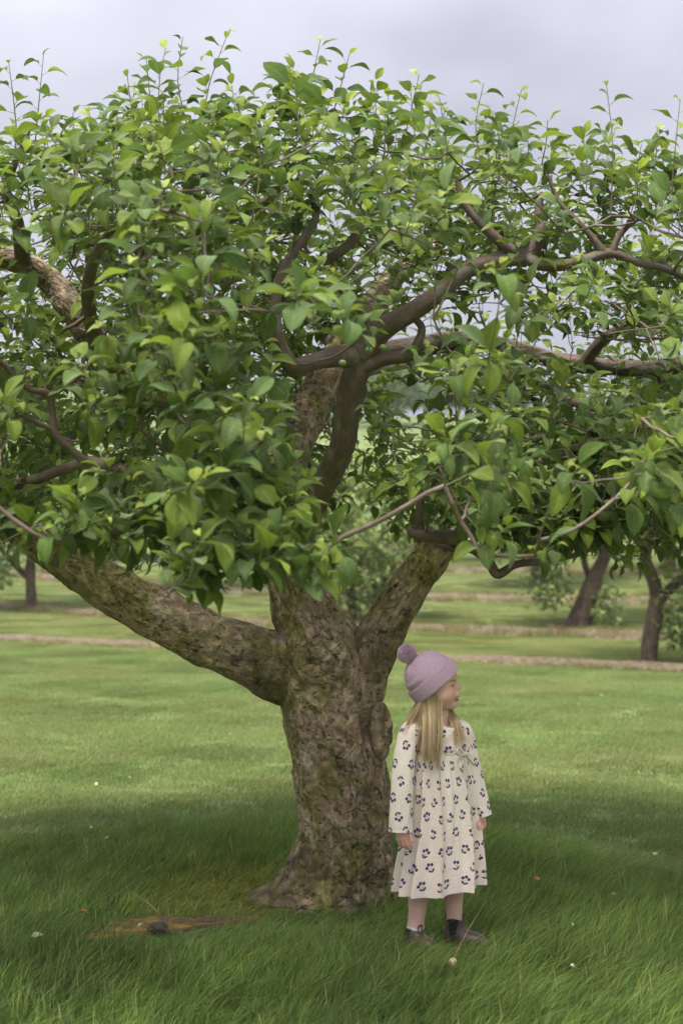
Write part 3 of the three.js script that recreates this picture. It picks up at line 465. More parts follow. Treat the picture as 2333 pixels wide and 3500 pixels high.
      const young = (last ? 0.55 : 0) + (s.tall ? 0.1 : 0) + tone * 0.35 + R() * 0.35, ci = young > 0.95 ? 5 : young > 0.74 ? 3 : [0, 1, 2, 4, 4, 2, 0][Math.floor(R() * 7)];
      leaves.push({ p: s.curve.getPoint(t), d, up, s: size, ci, k: 0.6 + 0.7 * R(), g: Math.floor(R() * leafGeos.length) });
    }
  }
}
{ // twigs: join every shoot to the nearest wood, thicker where more hangs on them
  const R = rng(5), gauss = () => R() + R() - 1, fixed = nodes.length, order = shoots.map((s, i) => i).filter((i) => !shoots[i].skip);
  const grid = new Map(), C = 0.25, kf = (p) => [Math.floor(p.x / C), Math.floor(p.y / C), Math.floor(p.z / C)];
  const put = (i) => { const k = kf(nodes[i].p).join(); if (!grid.has(k)) grid.set(k, []); grid.get(k).push(i); };
  nodes.forEach((_, i) => put(i));
  const nearest = (p, dir) => { let best = -1, bd = 9e9; const [a, b, c] = kf(p); for (let ring = 0; ring < 14; ring++) { if (bd < (ring - 1) * C) break; for (let i = -ring; i <= ring; i++) for (let j = -ring; j <= ring; j++) for (let k = -ring; k <= ring; k++) { if (Math.max(Math.abs(i), Math.abs(j), Math.abs(k)) !== ring) continue; for (const n of grid.get(a + i + ',' + (b + j) + ',' + (c + k)) ?? []) { const q = nodes[n].p, d = q.distanceTo(p) + 0.25 * Math.max(0, q.y - p.y); if (d < bd) { bd = d; best = n; } } } } return [best, bd]; };
  const dist0 = order.map((i) => nearest(shoots[i].p)[1]);
  const sorted = order.map((i, k) => [dist0[k], i]).sort((a, b) => a[0] - b[0]);
  const tips = [];
  for (const [, i] of sorted) {
    const s = shoots[i], [n] = nearest(s.p); if (n < 0) continue;
    const a = nodes[n].p, L = a.distanceTo(s.p), steps = Math.max(2, Math.ceil(L / 0.06)), mid = a.clone().lerp(s.p, 0.55).add(V(gauss() * L * 0.14, gauss() * L * 0.1 - L * 0.06, gauss() * L * 0.14)), c = new THREE.QuadraticBezierCurve3(a.clone(), mid, s.p.clone());
    let parent = n;
    for (let k = 1; k <= steps; k++) { const q = c.getPoint(k / steps); if (k < steps) q.add(V(gauss(), gauss(), gauss()).multiplyScalar(0.007)); nodes.push({ p: q, parent, load: 0 }); parent = nodes.length - 1; put(parent); }
    tips.push([parent, s]);
  }
  for (const [n] of tips) for (let k = n; k >= fixed; k = nodes[k].parent) nodes[k].load++;
  const rad = (k) => 0.0016 * Math.pow(nodes[k].load, 0.42);
  const pos = [], idx = [], uv = [], nrm = [];
  const ring = (p, tan, r, sides, v) => { const x = Math.abs(tan.y) < 0.9 ? V(0, 1, 0) : V(1, 0, 0), a = x.clone().sub(tan.clone().multiplyScalar(x.dot(tan))).normalize(), b = tan.clone().cross(a), o = pos.length / 3; for (let j = 0; j < sides; j++) { const t = j / sides * 6.2832, cx = Math.cos(t), cy = Math.sin(t); pos.push(p.x + (a.x * cx + b.x * cy) * r, p.y + (a.y * cx + b.y * cy) * r, p.z + (a.z * cx + b.z * cy) * r); nrm.push(a.x * cx + b.x * cy, a.y * cx + b.y * cy, a.z * cx + b.z * cy); uv.push(j / sides * 0.06, v); } return o; };
  const bridge = (a, b, n) => { for (let j = 0; j < n; j++) { const k = (j + 1) % n; idx.push(a + j, a + k, b + j, a + k, b + k, b + j); } };
  for (let k = fixed; k < nodes.length; k++) {
    const q = nodes[k], p = nodes[q.parent], tan = q.p.clone().sub(p.p).normalize(); if (!q.load) continue;
    const r1 = rad(k), r0 = q.parent >= fixed ? rad(q.parent) : Math.min(nodes[q.parent].r, r1 * 1.3), S = 5;
    bridge(ring(p.p, tan, Math.min(r0, r1 * 1.5), S, k * 0.06), ring(q.p, tan, r1, S, k * 0.06 + 0.06), S);
  }
  const g = new THREE.BufferGeometry(); g.setAttribute('position', new THREE.Float32BufferAttribute(pos, 3)); g.setAttribute('normal', new THREE.Float32BufferAttribute(nrm, 3)); g.setAttribute('uv', new THREE.Float32BufferAttribute(uv, 2)); g.setIndex(idx);
  tag(part('twigs', g, std({ map: shadedBark, roughness: 0.8 }), tree), 'tangle of thin dark twigs', null, null, 'stuff');
  // young green-red wood of the shoots
  const sp = [], si = [], sc = [];
  for (const [, s] of tips) { const m = s.tall ? 6 : 3; let prev = -1; const c = s.tall ? [0.2, 0.15, 0.09] : [0.16, 0.17, 0.07];
    for (let i = 0; i <= m; i++) { const t = i / m, p = s.curve.getPoint(t), tan = s.curve.getTangent(t), r = lerp(s.tall ? 0.0026 : 0.0019, 0.0011, t), x = Math.abs(tan.y) < 0.9 ? V(0, 1, 0) : V(1, 0, 0), a = x.sub(tan.clone().multiplyScalar(x.dot(tan))).normalize(), b = tan.clone().cross(a), o = sp.length / 3; for (let j = 0; j < 4; j++) { const w = j / 4 * 6.2832; sp.push(p.x + (a.x * Math.cos(w) + b.x * Math.sin(w)) * r, p.y + (a.y * Math.cos(w) + b.y * Math.sin(w)) * r, p.z + (a.z * Math.cos(w) + b.z * Math.sin(w)) * r); sc.push(...c); } if (prev >= 0) for (let j = 0; j < 4; j++) { const k = (j + 1) % 4; si.push(prev + j, prev + k, o + j, prev + k, o + k, o + j); } prev = o; } }
  tag(part('young_shoots', geom(sp, si, null, sc), std({ vertexColors: true, roughness: 0.7 }), tree), 'slender pale green and reddish shoots', null, null, 'stuff');
}
{ // leaves: the 300 that show largest as parts, the rest as one mass
  const M = new THREE.Matrix4(), place = (l) => { const x = l.d.clone(), y = l.up.clone().sub(x.clone().multiplyScalar(l.up.dot(x))).normalize(), z = x.clone().cross(y); return M.makeBasis(x, y, z).scale(V(l.s, l.s, l.s)).setPosition(l.p).clone(); };
  const score = leaves.map((l, i) => { const [px, py, d] = project(l.p), n = l.up.clone().sub(l.d.clone().multiplyScalar(l.up.dot(l.d))).normalize(), view = l.p.clone().sub(camera.position).normalize(); return [px < 40 || px > 2290 || py < 40 ? 0 : l.s * l.s * (0.15 + Math.abs(n.dot(view))) / (d * d) * (py < 420 ? 1.8 : 1), i]; }).sort((a, b) => b[0] - a[0]);
  const single = new Set(score.slice(0, 300).map((s) => s[1]));
  const rest = leafGeos.map(() => []);
  leaves.forEach((l, i) => {
    if (single.has(i)) { const m = part('leaf', leafGeos[l.g], leafMats[l.ci], tree); m.applyMatrix4(place(l)); } else rest[l.g].push(l);
  });
  const foliage = new THREE.Group(); foliage.name = 'foliage'; tag(foliage, 'dense mass of green apple leaves', null, null, 'stuff'); tree.add(foliage);
  rest.forEach((list, g) => { const im = new THREE.InstancedMesh(leafGeos[g], leafMat, list.length); im.name = 'leaf_mass'; im.userData.kind = 'stuff'; list.forEach((l, i) => { im.setMatrixAt(i, place(l)); const c = leafColors[l.ci]; im.setColorAt(i, rgb(c[0] * l.k, c[1] * l.k, c[2] * l.k)); }); foliage.add(im); });
  console.log('shoots', shoots.length, 'leaves', leaves.length, 'nodes', nodes.length);
}
{ // unripe apples
  const prof = []; for (let i = 0; i <= 14; i++) { const t = i / 14, a = t * Math.PI, r = 0.0165 * Math.sin(a) * (1 + 0.1 * Math.cos(a)); prof.push(new THREE.Vector2(Math.max(r, 0.0001), -0.0155 * Math.cos(a) * (1 - 0.3 * Math.exp(-((r / 0.006) ** 2))))); }
  const g = new THREE.LatheGeometry(prof, 18), st = new THREE.CylinderGeometry(0.0009, 0.0012, 0.022, 5), m1 = std({ color: rgb(0.17, 0.25, 0.07), roughness: 0.45 }), m2 = std({ color: rgb(0.24, 0.22, 0.08), roughness: 0.45 }), stemMat = std({ color: rgb(0.15, 0.15, 0.06) });
  for (const [x, y, d, s, m] of [[120, 775, 4.0, 1.1, 0], [205, 790, 4.05, 1, 0], [268, 762, 3.9, 1.15, 0], [240, 735, 4.0, 0.9, 0], [866, 1574, 3.9, 1, 0], [1170, 1240, 4.6, 0.9, 0], [1260, 1196, 4.9, 0.95, 0], [1310, 1188, 4.95, 1, 0], [660, 1640, 3.7, 0.95, 1], [820, 1862, 3.45, 0.9, 1], [350, 1790, 3.5, 0.9, 0], [2290, 1150, 5.9, 1.05, 1], [2220, 1190, 5.9, 1, 0], [1650, 1550, 4.6, 0.85, 0], [1820, 1280, 4.5, 0.85, 0], [740, 960, 4.2, 0.9, 0], [1560, 1490, 4.7, 0.8, 0], [640, 860, 3.9, 0.85, 0]]) {
    const a = part('apple', g, m ? m2 : m1, tree, at(x, y, d)); a.scale.setScalar(s * 0.85); a.rotation.set(0.4 * Math.sin(x), x, 0.4 * Math.cos(y)); part('stalk', st, stemMat, a, V(0, 0.02, 0));
  }
}
// ---------------------------------------------------------------- the child
const girlAt = onGround(1490, 3248), GS = FOCAL / girlAt.distanceTo(V(girlAt.x, CAMERA_HEIGHT, 0)) * 1.0;
const PXM = FOCAL / (-girlAt.z);
const girl = thing('person', 'small child in a pale floral dress and lilac pompom hat standing beside the trunk', 'person', girlAt);
const G = (px, py, z = 0) => V((px - 1490) / PXM, (3248 - py) / PXM, z);
const gp = (n) => n / PXM;
{
  const skin = [0.7, 0.45, 0.35], blush = [0.68, 0.31, 0.25], lipC = [0.42, 0.13, 0.12];
  const bodyMat = new THREE.MeshPhysicalMaterial({ vertexColors: true, roughness: 0.55, sheen: 0.2, sheenColor: rgb(0.5, 0.3, 0.25), specularIntensity: 0.6 });
  // head, in its own axes: x towards the nose, y up, z to the child's right (towards the camera)
  const H0 = G(1480, 2335, 0), turn = 0.16, ct = Math.cos(turn), st = Math.sin(turn);
  const toHead = (p) => { const x = p.x - H0.x, y = p.y - H0.y, z = p.z - H0.z; return V(x * ct + z * st, y, -x * st + z * ct); };
  const fromHead = (x, y, z) => V(H0.x + x * ct - z * st, H0.y + y, H0.z + x * st + z * ct);
  const headSdf = (w) => {
    const p = toHead(w), q = V(p.x, p.y, Math.abs(p.z));
    let d = ellipsoid(p, V(-0.008, 0.018, 0), V(0.08, 0.074, 0.066));
    d = smin(d, ellipsoid(p, V(0.034, -0.032, 0), V(0.05, 0.062, 0.056)), 0.02);
    d = smin(d, ellipsoid(p, V(0.047, 0.015, 0), V(0.0345, 0.034, 0.048)), 0.015);                 // forehead
    d = smin(d, q.distanceTo(V(0.042, -0.047, 0.03)) - 0.033, 0.016);                           // cheeks
    d = smin(d, capsule(q, V(0.03, -0.078, 0.026), V(0.064, -0.083, 0), 0.016, 0.0165), 0.018); // jaw and chin
    d = smin(d, p.distanceTo(V(0.0705, -0.0815, 0)) - 0.0135, 0.008);
    d = smin(d, capsule(p, V(0.076, 0.0, 0), V(0.091, -0.0205, 0), 0.006, 0.0085), 0.009);      // nose
    d = smin(d, q.distanceTo(V(0.085, -0.026, 0.0075)) - 0.0062, 0.005);
    d = smin(d, ellipsoid(p, V(0.078, -0.047, 0), V(0.016, 0.012, 0.022)), 0.008);
    d = smin(d, ellipsoid(p, V(0.0855, -0.0525, 0), V(0.0085, 0.0045, 0.016)), 0.004);          // lips
    d = smin(d, ellipsoid(p, V(0.0815, -0.0655, 0), V(0.0085, 0.005, 0.0135)), 0.004);
    d = Math.max(d, -ellipsoid(p, V(0.09, -0.0592, 0), V(0.016, 0.0022, 0.0125)));              // parted mouth
    d = Math.max(d, -(q.distanceTo(V(0.0875, -0.0115, 0.0305)) - 0.0185) - 0.001 * 0);          // eye socket
    d = smin(d, q.distanceTo(V(0.0585, -0.0135, 0.0305)) - 0.0132, 0.004);                      // lids over the eyeball
    d = smin(d, ellipsoid(q, V(-0.008, -0.015, 0.07), V(0.012, 0.026, 0.01)), 0.006);           // ears
    return d;
  };
  const headColor = (w) => {
    const p = toHead(w), az = Math.abs(p.z); let c = [...skin];
    const b = Math.exp(-(((p.x - 0.062) / 0.024) ** 2 + ((p.y + 0.04) / 0.02) ** 2 + ((az - 0.045) / 0.03) ** 2)), n = Math.exp(-(((p.x - 0.098) / 0.012) ** 2 + ((p.y + 0.02) / 0.012) ** 2));
    c = c.map((v, i) => lerp(v, blush[i], clamp(b * 0.75 + n * 0.6)));
    if (p.x > 0.0745 && az < 0.0155 && ((p.y < -0.0485 && p.y > -0.0572) || (p.y < -0.0605 && p.y > -0.0708))) c = lipC.map((v, i) => lerp(c[i], v, 0.8));
    if (p.x > 0.07 && az < 0.011 && p.y < -0.0572 && p.y > -0.0612) c = [0.12, 0.03, 0.03];
    return c;
  };
  const head = surfaceNets(headSdf, fromHead(-0.11, -0.115, -0.09).min(fromHead(-0.11, -0.115, 0.09)).add(V(-0.02, 0, -0.02)), V(H0.x + 0.125, H0.y + 0.12, H0.z + 0.115), 0.0022, headColor);
  // trunk of the body, neck, arms and legs
  const bones = [
    [G(1500, 2405, -0.01), G(1496, 2475, -0.012), 0.03, 0.033], [G(1496, 2470, -0.015), G(1494, 2580, -0.01), 0.045, 0.058], [G(1494, 2580, -0.01), G(1496, 2760, -0.01), 0.06, 0.072],
    [G(1430, 2500, 0.02), G(1560, 2500, -0.03), 0.036, 0.034],
    [G(1418, 2500, 0.03), G(1376, 2660, 0.075), 0.026, 0.021], [G(1376, 2660, 0.075), G(1370, 2822, 0.09), 0.021, 0.0155],
    [G(1568, 2502, -0.035), G(1618, 2660, -0.05), 0.026, 0.021], [G(1618, 2660, -0.05), G(1644, 2798, -0.03), 0.021, 0.0155],
    [G(1462, 2790, 0.0), G(1436, 3000, 0.012), 0.056, 0.036], [G(1436, 3000, 0.012), G(1431, 3060, 0.0), 0.035, 0.0355], [G(1431, 3060, 0.0), G(1420, 3165, -0.004), 0.0355, 0.0265], [G(1420, 3165, -0.004), G(1418, 3225, -0.004), 0.026, 0.027],
    [G(1535, 2790, -0.02), G(1548, 3000, -0.02), 0.056, 0.036], [G(1548, 3000, -0.02), G(1549, 3060, -0.032), 0.035, 0.035], [G(1549, 3060, -0.032), G(1555, 3165, -0.036), 0.035, 0.0255], [G(1555, 3165, -0.036), G(1556, 3225, -0.036), 0.025, 0.027],
  ];
  const bodySdf = (p) => { let d = 9; for (const [a, b, ra, rb] of bones) d = smin(d, capsule(p, a, b, ra, rb), 0.014); return d; };
  const torso = surfaceNets(bodySdf, V(-0.2, 0.0, -0.14), V(0.22, 0.9, 0.16), 0.0075, () => skin);
  // hands: palm, four fingers of two joints each and a thumb
  const hand = (fingers, palm, lo, hi) => surfaceNets((p) => { let d = capsule(p, ...palm[0]); for (const c of palm.slice(1)) d = smin(d, capsule(p, ...c), 0.008); let f = 9; for (const c of fingers) for (let i = 0; i < c.length - 2; i++) f = Math.min(f, capsule(p, c[i], c[i + 1], c[c.length - 1] * (1 - 0.1 * i), c[c.length - 1] * (1 - 0.1 * (i + 1)))); return smin(d, f, 0.004); }, lo, hi, 0.0018, (p) => { const k = 0.5 + 0.5 * N3(p.x * 90, p.y * 90, p.z * 90); return [lerp(0.68, 0.62, k), lerp(0.39, 0.33, k), lerp(0.3, 0.25, k)]; });
  const rightHand = hand([
    [G(1357, 2850, 0.1), G(1362, 2870, 0.098), G(1374, 2881, 0.09), 0.0062],
    [G(1367, 2851, 0.104), G(1374, 2872, 0.103), G(1386, 2884, 0.094), 0.0066],
    [G(1377, 2850, 0.104), G(1385, 2870, 0.104), G(1396, 2885, 0.096), 0.0066],
    [G(1387, 2847, 0.1), G(1394, 2866, 0.102), G(1403, 2882, 0.097), 0.0063],
    [G(1388, 2832, 0.096), G(1398, 2843, 0.102), G(1403, 2860, 0.106), 0.0068],
  ], [[G(1370, 2815, 0.09), G(1368, 2835, 0.094), 0.0155, 0.016], [G(1360, 2838, 0.095), G(1358, 2852, 0.099), 0.01, 0.0085], [G(1378, 2836, 0.095), G(1384, 2850, 0.1), 0.011, 0.009], [G(1369, 2840, 0.096), G(1370, 2852, 0.101), 0.011, 0.0095]], G(1335, 2905, 0.05), G(1420, 2800, 0.135));
  const leftHand = hand([
    [G(1640, 2818, -0.02), G(1640, 2832, -0.016), G(1634, 2841, -0.014), 0.0058],
    [G(1646, 2819, -0.022), G(1648, 2836, -0.018), G(1641, 2845, -0.015), 0.006],
    [G(1652, 2818, -0.026), G(1655, 2834, -0.024), G(1649, 2843, -0.02), 0.006],
    [G(1656, 2815, -0.032), G(1660, 2828, -0.03), G(1656, 2837, -0.026), 0.0056],
    [G(1636, 2808, -0.02), G(1632, 2822, -0.012), G(1633, 2834, -0.008), 0.0064],
  ], [[G(1644, 2792, -0.03), G(1645, 2806, -0.028), 0.0145, 0.015], [G(1642, 2806, -0.024), G(1643, 2820, -0.022), 0.0095, 0.0085], [G(1651, 2806, -0.03), G(1653, 2818, -0.028), 0.0095, 0.0085]], G(1612, 2862, -0.07), G(1682, 2775, 0.02));
  part('body', mergeGeometries([head, torso, rightHand, leftHand]), bodyMat, girl);
  // eyes, lashes and brows
  const dark = std({ color: rgb(0.06, 0.035, 0.022), roughness: 0.7 }), brow = std({ color: rgb(0.22, 0.13, 0.07), roughness: 0.9 });
  for (const s of [1, -1]) {
    const eyeG = new THREE.SphereGeometry(0.0118, 20, 14), eye = part('eye', eyeG, std({ color: rgb(0.62, 0.58, 0.55), roughness: 0.2 }), girl, fromHead(0.0606, -0.0155, s * 0.0305));
    const iris = part('iris', new THREE.SphereGeometry(0.006, 14, 10), std({ color: rgb(0.045, 0.05, 0.06), roughness: 0.15 }), eye, V(0.0072, -0.0016, 0.0012 * s));
    const arc = (pts, r) => sweep(pts.map((p, i) => ({ p: fromHead(p[0], p[1], s * p[2]), r: i === 0 || i === pts.length - 1 ? r * 0.3 : r })), { sides: 6, rings: 14 });
    part('eyelashes', arc([[0.059, -0.0165, 0.0455], [0.0685, -0.0125, 0.0415], [0.0745, -0.0115, 0.033], [0.0735, -0.0135, 0.024], [0.07, -0.0165, 0.018]], 0.0013), dark, girl);
    part('eyebrow', arc([[0.062, 0.001, 0.049], [0.073, 0.0052, 0.041], [0.079, 0.0048, 0.029], [0.081, 0.0015, 0.016]], 0.0016), brow, girl);
  }
  // ------------------------------------------------ dress
  const T = 0.34, cv = document.createElement('canvas'); cv.width = cv.height = 1024; const cx = cv.getContext('2d'), R = rng(303), k = 1024 / T;
  cx.fillStyle = '#efdfd2'; cx.fillRect(0, 0, 1024, 1024);
  for (let i = 0; i < 9000; i++) { cx.fillStyle = R() > 0.5 ? 'rgba(255,250,244,0.16)' : 'rgba(190,165,150,0.13)'; const w = 6 + R() * 26; cx.fillRect(R() * 1024, R() * 1024, w, 1.4); }
  const sprig = (x, y, rot, n) => {
    for (const ox of [-1024, 0, 1024]) for (const oy of [-1024, 0, 1024]) {
      cx.save(); cx.translate(x + ox, y + oy); cx.rotate(rot); cx.scale(k / 1000, k / 1000);
      cx.strokeStyle = '#3a4448'; cx.lineWidth = 0.9; const tops = [[-10, -11], [1, -16], [11, -9]].slice(0, n);
      for (const [a, b] of tops) { cx.beginPath(); cx.moveTo(0, 14); cx.quadraticCurveTo(a * 0.2, 2, a, b); cx.stroke(); }
      for (const sgn of [-1, 1]) { cx.fillStyle = '#24403f'; cx.beginPath(); cx.moveTo(0, 12); cx.quadraticCurveTo(sgn * 4, 0, sgn * 12, 1); cx.quadraticCurveTo(sgn * 11, 10, 0, 12); cx.fill(); }
      for (const [a, b] of tops) { cx.fillStyle = '#4c3768'; cx.beginPath(); cx.arc(a, b, 5.6, 0, 7); cx.fill(); cx.fillStyle = '#7a2f5c'; cx.beginPath(); cx.arc(a - 1.2, b - 1.6, 4.2, 3.4, 5.6); cx.arc(a, b, 3.4, 5.6, 3.4, true); cx.fill(); }
      cx.restore();
    }
  };
  for (let i = 0; i < 5; i++) for (let j = 0; j < 6; j++) sprig((i + (j % 2) * 0.5 + 0.25 + (R() - 0.5) * 0.2) * 1024 / 5, (j + 0.5 + (R() - 0.5) * 0.25) * 1024 / 6, (R() - 0.5) * 1.3, R() > 0.45 ? 3 : 2);
  const print = new THREE.CanvasTexture(cv); print.colorSpace = THREE.SRGBColorSpace; print.wrapS = print.wrapT = THREE.RepeatWrapping; print.repeat.set(1 / T, 1 / T); print.magFilter = THREE.LinearFilter;
  const gauze = bake(512, 512, (u, v) => 0.5 * tfbm(u, v, 14, 60, 5, 3) + 0.3 * tnoise(u, v, 90, 90, 3) + 0.2 * tfbm(u, v, 5, 9, 8, 3)); gauze.repeat.set(1 / 0.2, 1 / 0.2);
  const cloth = std({ map: print, bumpMap: gauze, bumpScale: 0.002, roughness: 0.95 });
  const rows = [[2450, 1503, 27], [2456, 1502, 34], [2464, 1500, 50], [2474, 1497, 70], [2490, 1494, 86], [2520, 1494, 90], [2560, 1497, 89], [2577, 1499, 88], [2590, 1501, 93], [2640, 1504, 100], [2700, 1508, 108], [2750, 1511, 112], [2850, 1511, 123], [2950, 1506, 134], [3020, 1502, 140], [3043, 1501, 142]];
  const ringPoint = (py, a, inner) => {
    let q = 0; while (q < rows.length - 2 && py > rows[q + 1][0]) q++;
    const e = clamp((py - rows[q][0]) / (rows[q + 1][0] - rows[q][0])), cxp = lerp(rows[q][1], rows[q + 1][1], e), hw = gp(lerp(rows[q][2], rows[q + 1][2], e)), down = clamp((py - 2577) / (3043 - 2577)), below = py > 2576, ca = Math.cos(a), sa = Math.sin(a);
    const wa = a + 0.5 * N3(ca * 1.3 + 4, sa * 1.3, 2) + 0.10 * N3(ca * 3, sa * 3, down * 1.5);
    const pleat = Math.pow(0.5 + 0.5 * Math.sin(wa * 10 + 0.9 * Math.sin(wa * 3 + 1)), 1.6), fine = 0.5 + 0.5 * Math.sin(wa * 33 + 2 * Math.sin(wa * 5)), amp = below ? (0.008 + 0.04 * Math.pow(down, 0.8)) : 0;
    let r = hw * 0.98 + amp * (pleat - 0.45) + (below ? 0.0035 * (fine - 0.5) * Math.exp(-down * 5) * (1 + 2 * down) + 0.002 * (fine - 0.5) : 0.003 * N3(ca * 3, py * 0.03, sa * 3));
    if (py > 2570 && py < 2584) r -= 0.002;
    if (inner) r -= 0.003;
    const vneck = Math.exp(-(((a - 0.95) / 0.42) ** 2)) * sstep(2500, 2450, py) * 0.034, wz = below ? lerp(0.82, 0.86, down) : 0.78;
    const hem = 0.012 * N3(ca * 1.4, sa * 1.4, 6) * down + 0.012 * ca * down * down, skew = 0.013 * Math.sin(wa * 10 + 0.6) * down, sway = 0.004 * N3(ca * 2, down * 4, sa * 2) * down, p = G(cxp, py, -0.01 - 0.008 * down);
    return V(p.x + ca * (r + sway) - skew * sa, p.y - vneck + hem, p.z + sa * (r + sway) * wz + skew * ca * 0.8);
  };
  const skirt = (inner) => {
    const pos = [], uv = [], idx = [], A = 360, Nv = 130, w = A + 1, measure = (py) => { const L = [0]; let last = ringPoint(py, 0); for (let j = 1; j <= A; j++) { const p = ringPoint(py, j / A * Math.PI * 2); L.push(L[j - 1] + p.distanceTo(last)); last = p; } return L; }, cloth1 = measure(2960), cloth0 = measure(2540);
    for (let i = 0; i <= Nv; i++) {
      const py = inner ? lerp(2960, 3043, i / Nv) : i < 40 ? lerp(2450, 2577, i / 40) : lerp(2577.01, 3043, (i - 40) / (Nv - 40));
      for (let j = 0; j <= A; j++) { const p = ringPoint(py, j / A * Math.PI * 2, inner); pos.push(p.x, p.y, p.z); uv.push((py > 2576 ? cloth1 : cloth0)[j], (3248 - py) / PXM + 0.07); }
    }
    for (let i = 0; i < Nv; i++) for (let j = 0; j < A; j++) { const a = i * w + j, b = a + w; idx.push(a, a + 1, b, b, a + 1, b + 1); }
    return geom(pos, idx, uv);
  };
  const dress = part('dress', mergeGeometries([skirt(false), skirt(true)]), cloth, girl);
  const sleeve = (pts, ph) => { const o = { sides: 64, rings: 70, cap: false, uvScale: 0.27, shape: (a, s, R0, t) => R0 * (1 + 0.07 * Math.sin(a * 3 + ph + s * 6) * t + 0.06 * N3(Math.cos(a) * 1.5, s * 16 + ph, Math.sin(a) * 1.5) + 0.035 * Math.sin(a * 7 + s * 4) * t + (t > 0.93 && t < 0.945 ? -0.02 : 0)) }; const P = (k) => pts.map(([x, y, z, r]) => ({ p: G(x, y, z), r: gp(r) - k })); return mergeGeometries([sweep(P(0), o), sweep(P(0.0025), o)]); };
  part('sleeve', sleeve([[1432, 2490, 0.025, 30], [1402, 2508, 0.035, 36], [1383, 2570, 0.055, 36], [1370, 2690, 0.08, 37], [1364, 2790, 0.088, 39], [1362, 2829, 0.09, 40]], 0), cloth, dress);
  part('sleeve', sleeve([[1556, 2492, -0.03, 30], [1582, 2510, -0.035, 33], [1602, 2580, -0.045, 32], [1627, 2690, -0.05, 32], [1645, 2770, -0.042, 31], [1652, 2802, -0.04, 31]], 2), cloth, dress);
  const ribbon = (pts, width, dirW, th = 0.0022) => {
    const c = new THREE.CatmullRomCurve3(pts), n = 26, pos = [], idx = [], uv = [];
    for (let i = 0; i <= n; i++) { const p = c.getPoint(i / n), t = c.getTangent(i / n), d = dirW.clone().sub(t.clone().multiplyScalar(dirW.dot(t))).normalize(), nn = t.clone().cross(d), wd = width * (0.75 + 0.25 * Math.sin(i / n * 3.1416)); for (const [a, b] of [[-1, -1], [1, -1], [1, 1], [-1, 1]]) { const q = p.clone().addScaledVector(d, a * wd / 2).addScaledVector(nn, b * th / 2); pos.push(q.x, q.y, q.z); uv.push(i / n * 0.1, a * 0.02); } }
    for (let i = 0; i < n; i++) for (let j = 0; j < 4; j++) { const a = i * 4 + j, b = i * 4 + (j + 1) % 4; idx.push(a, b, a + 4, b, b + 4, a + 4); }
    idx.push(0, 2, 1, 0, 3, 2); const e = n * 4; idx.push(e, e + 1, e + 2, e, e + 2, e + 3);
    return geom(pos, idx, uv).toNonIndexed();
  };
  const fixN = (g) => { g.computeVertexNormals(); return g; }, bz = 0.062, kn = G(1583, 2577, bz);
  const knotG = new THREE.SphereGeometry(0.0095, 16, 12).toNonIndexed(); knotG.scale(1, 1.15, 0.8); knotG.translate(kn.x, kn.y, kn.z);
  part('bow', fixN(mergeGeometries([knotG, ribbon([kn, G(1560, 2556, bz + 0.006), G(1553, 2568, bz + 0.014), G(1566, 2580, bz + 0.012), kn], 0.017, V(0.3, 0.4, 1)), ribbon([kn, G(1600, 2545, bz - 0.004), G(1610, 2556, bz + 0.004), G(1600, 2574, bz + 0.006), kn], 0.018, V(0.2, 0.3, 1)), ribbon([kn, G(1572, 2597, bz + 0.006), G(1564, 2618, bz + 0.012)], 0.015, V(1, 0.2, 0.2)), ribbon([kn, G(1598, 2595, bz - 0.002), G(1616, 2616, bz - 0.006)], 0.015, V(0.8, -0.6, 0.3))])), std({ color: rgb(0.74, 0.66, 0.58), roughness: 0.95, bumpMap: gauze, bumpScale: 0.003 }), dress);
  part('waist_seam', sweep([...Array(25)].map((_, i) => { const a = i / 24 * 6.2832; return { p: G(1499, 2577, -0.01).add(V(Math.cos(a) * gp(88.5), 0, Math.sin(a) * gp(88.5) * 0.79)), r: 0.0018 }; }), { sides: 6, rings: 90, cap: false }), std({ color: rgb(0.72, 0.63, 0.56) }), dress);

  // ------------------------------------------------ hat
  const wool = bake(256, 256, (u, v) => 0.5 + 0.5 * Math.sin(u * 6.2832 * 40) * Math.sin(v * 6.2832 * 30) * 0.5 + 0.3 * (tnoise(u, v, 60, 60, 4) - 0.5)); wool.repeat.set(3, 3);
  const woolTone = bake(256, 256, (u, v) => { const n = 0.88 + 0.24 * tfbm(u, v, 40, 40, 5, 3); return [0.52 * n, 0.36 * n, 0.46 * n]; }, true); woolTone.repeat.set(3, 3);
  const hatMat = new THREE.MeshPhysicalMaterial({ map: woolTone, bumpMap: wool, bumpScale: 0.0016, roughness: 1, sheen: 0.5, sheenColor: rgb(0.6, 0.45, 0.6), sheenRoughness: 0.6, side: THREE.DoubleSide });
  const tilt = 0.70, hatPivot = G(1495, 2352, 0), ax = V(-Math.sin(tilt), Math.cos(tilt), 0), fw = V(Math.cos(tilt), Math.sin(tilt), 0), lat = V(0, 0, 1);
  const hatAt = (t, a, r) => hatPivot.clone().addScaledVector(ax, t).addScaledVector(fw, Math.cos(a) * r).addScaledVector(lat, Math.sin(a) * r * 0.86);
  const shell = (tFn, rFn, nv, na) => { const pos = [], uv = [], idx = []; for (let i = 0; i <= nv; i++) for (let j = 0; j <= na; j++) { const a = j / na * 6.2832, t = tFn(i / nv, a), p = hatAt(t, a, rFn(i / nv, a)); pos.push(p.x, p.y, p.z); uv.push(j / na, i / nv * 0.4); } for (let i = 0; i < nv; i++) for (let j = 0; j < na; j++) { const a = i * (na + 1) + j, b = a + na + 1; idx.push(a, b, a + 1, a + 1, b, b + 1); } return geom(pos, idx, uv); };
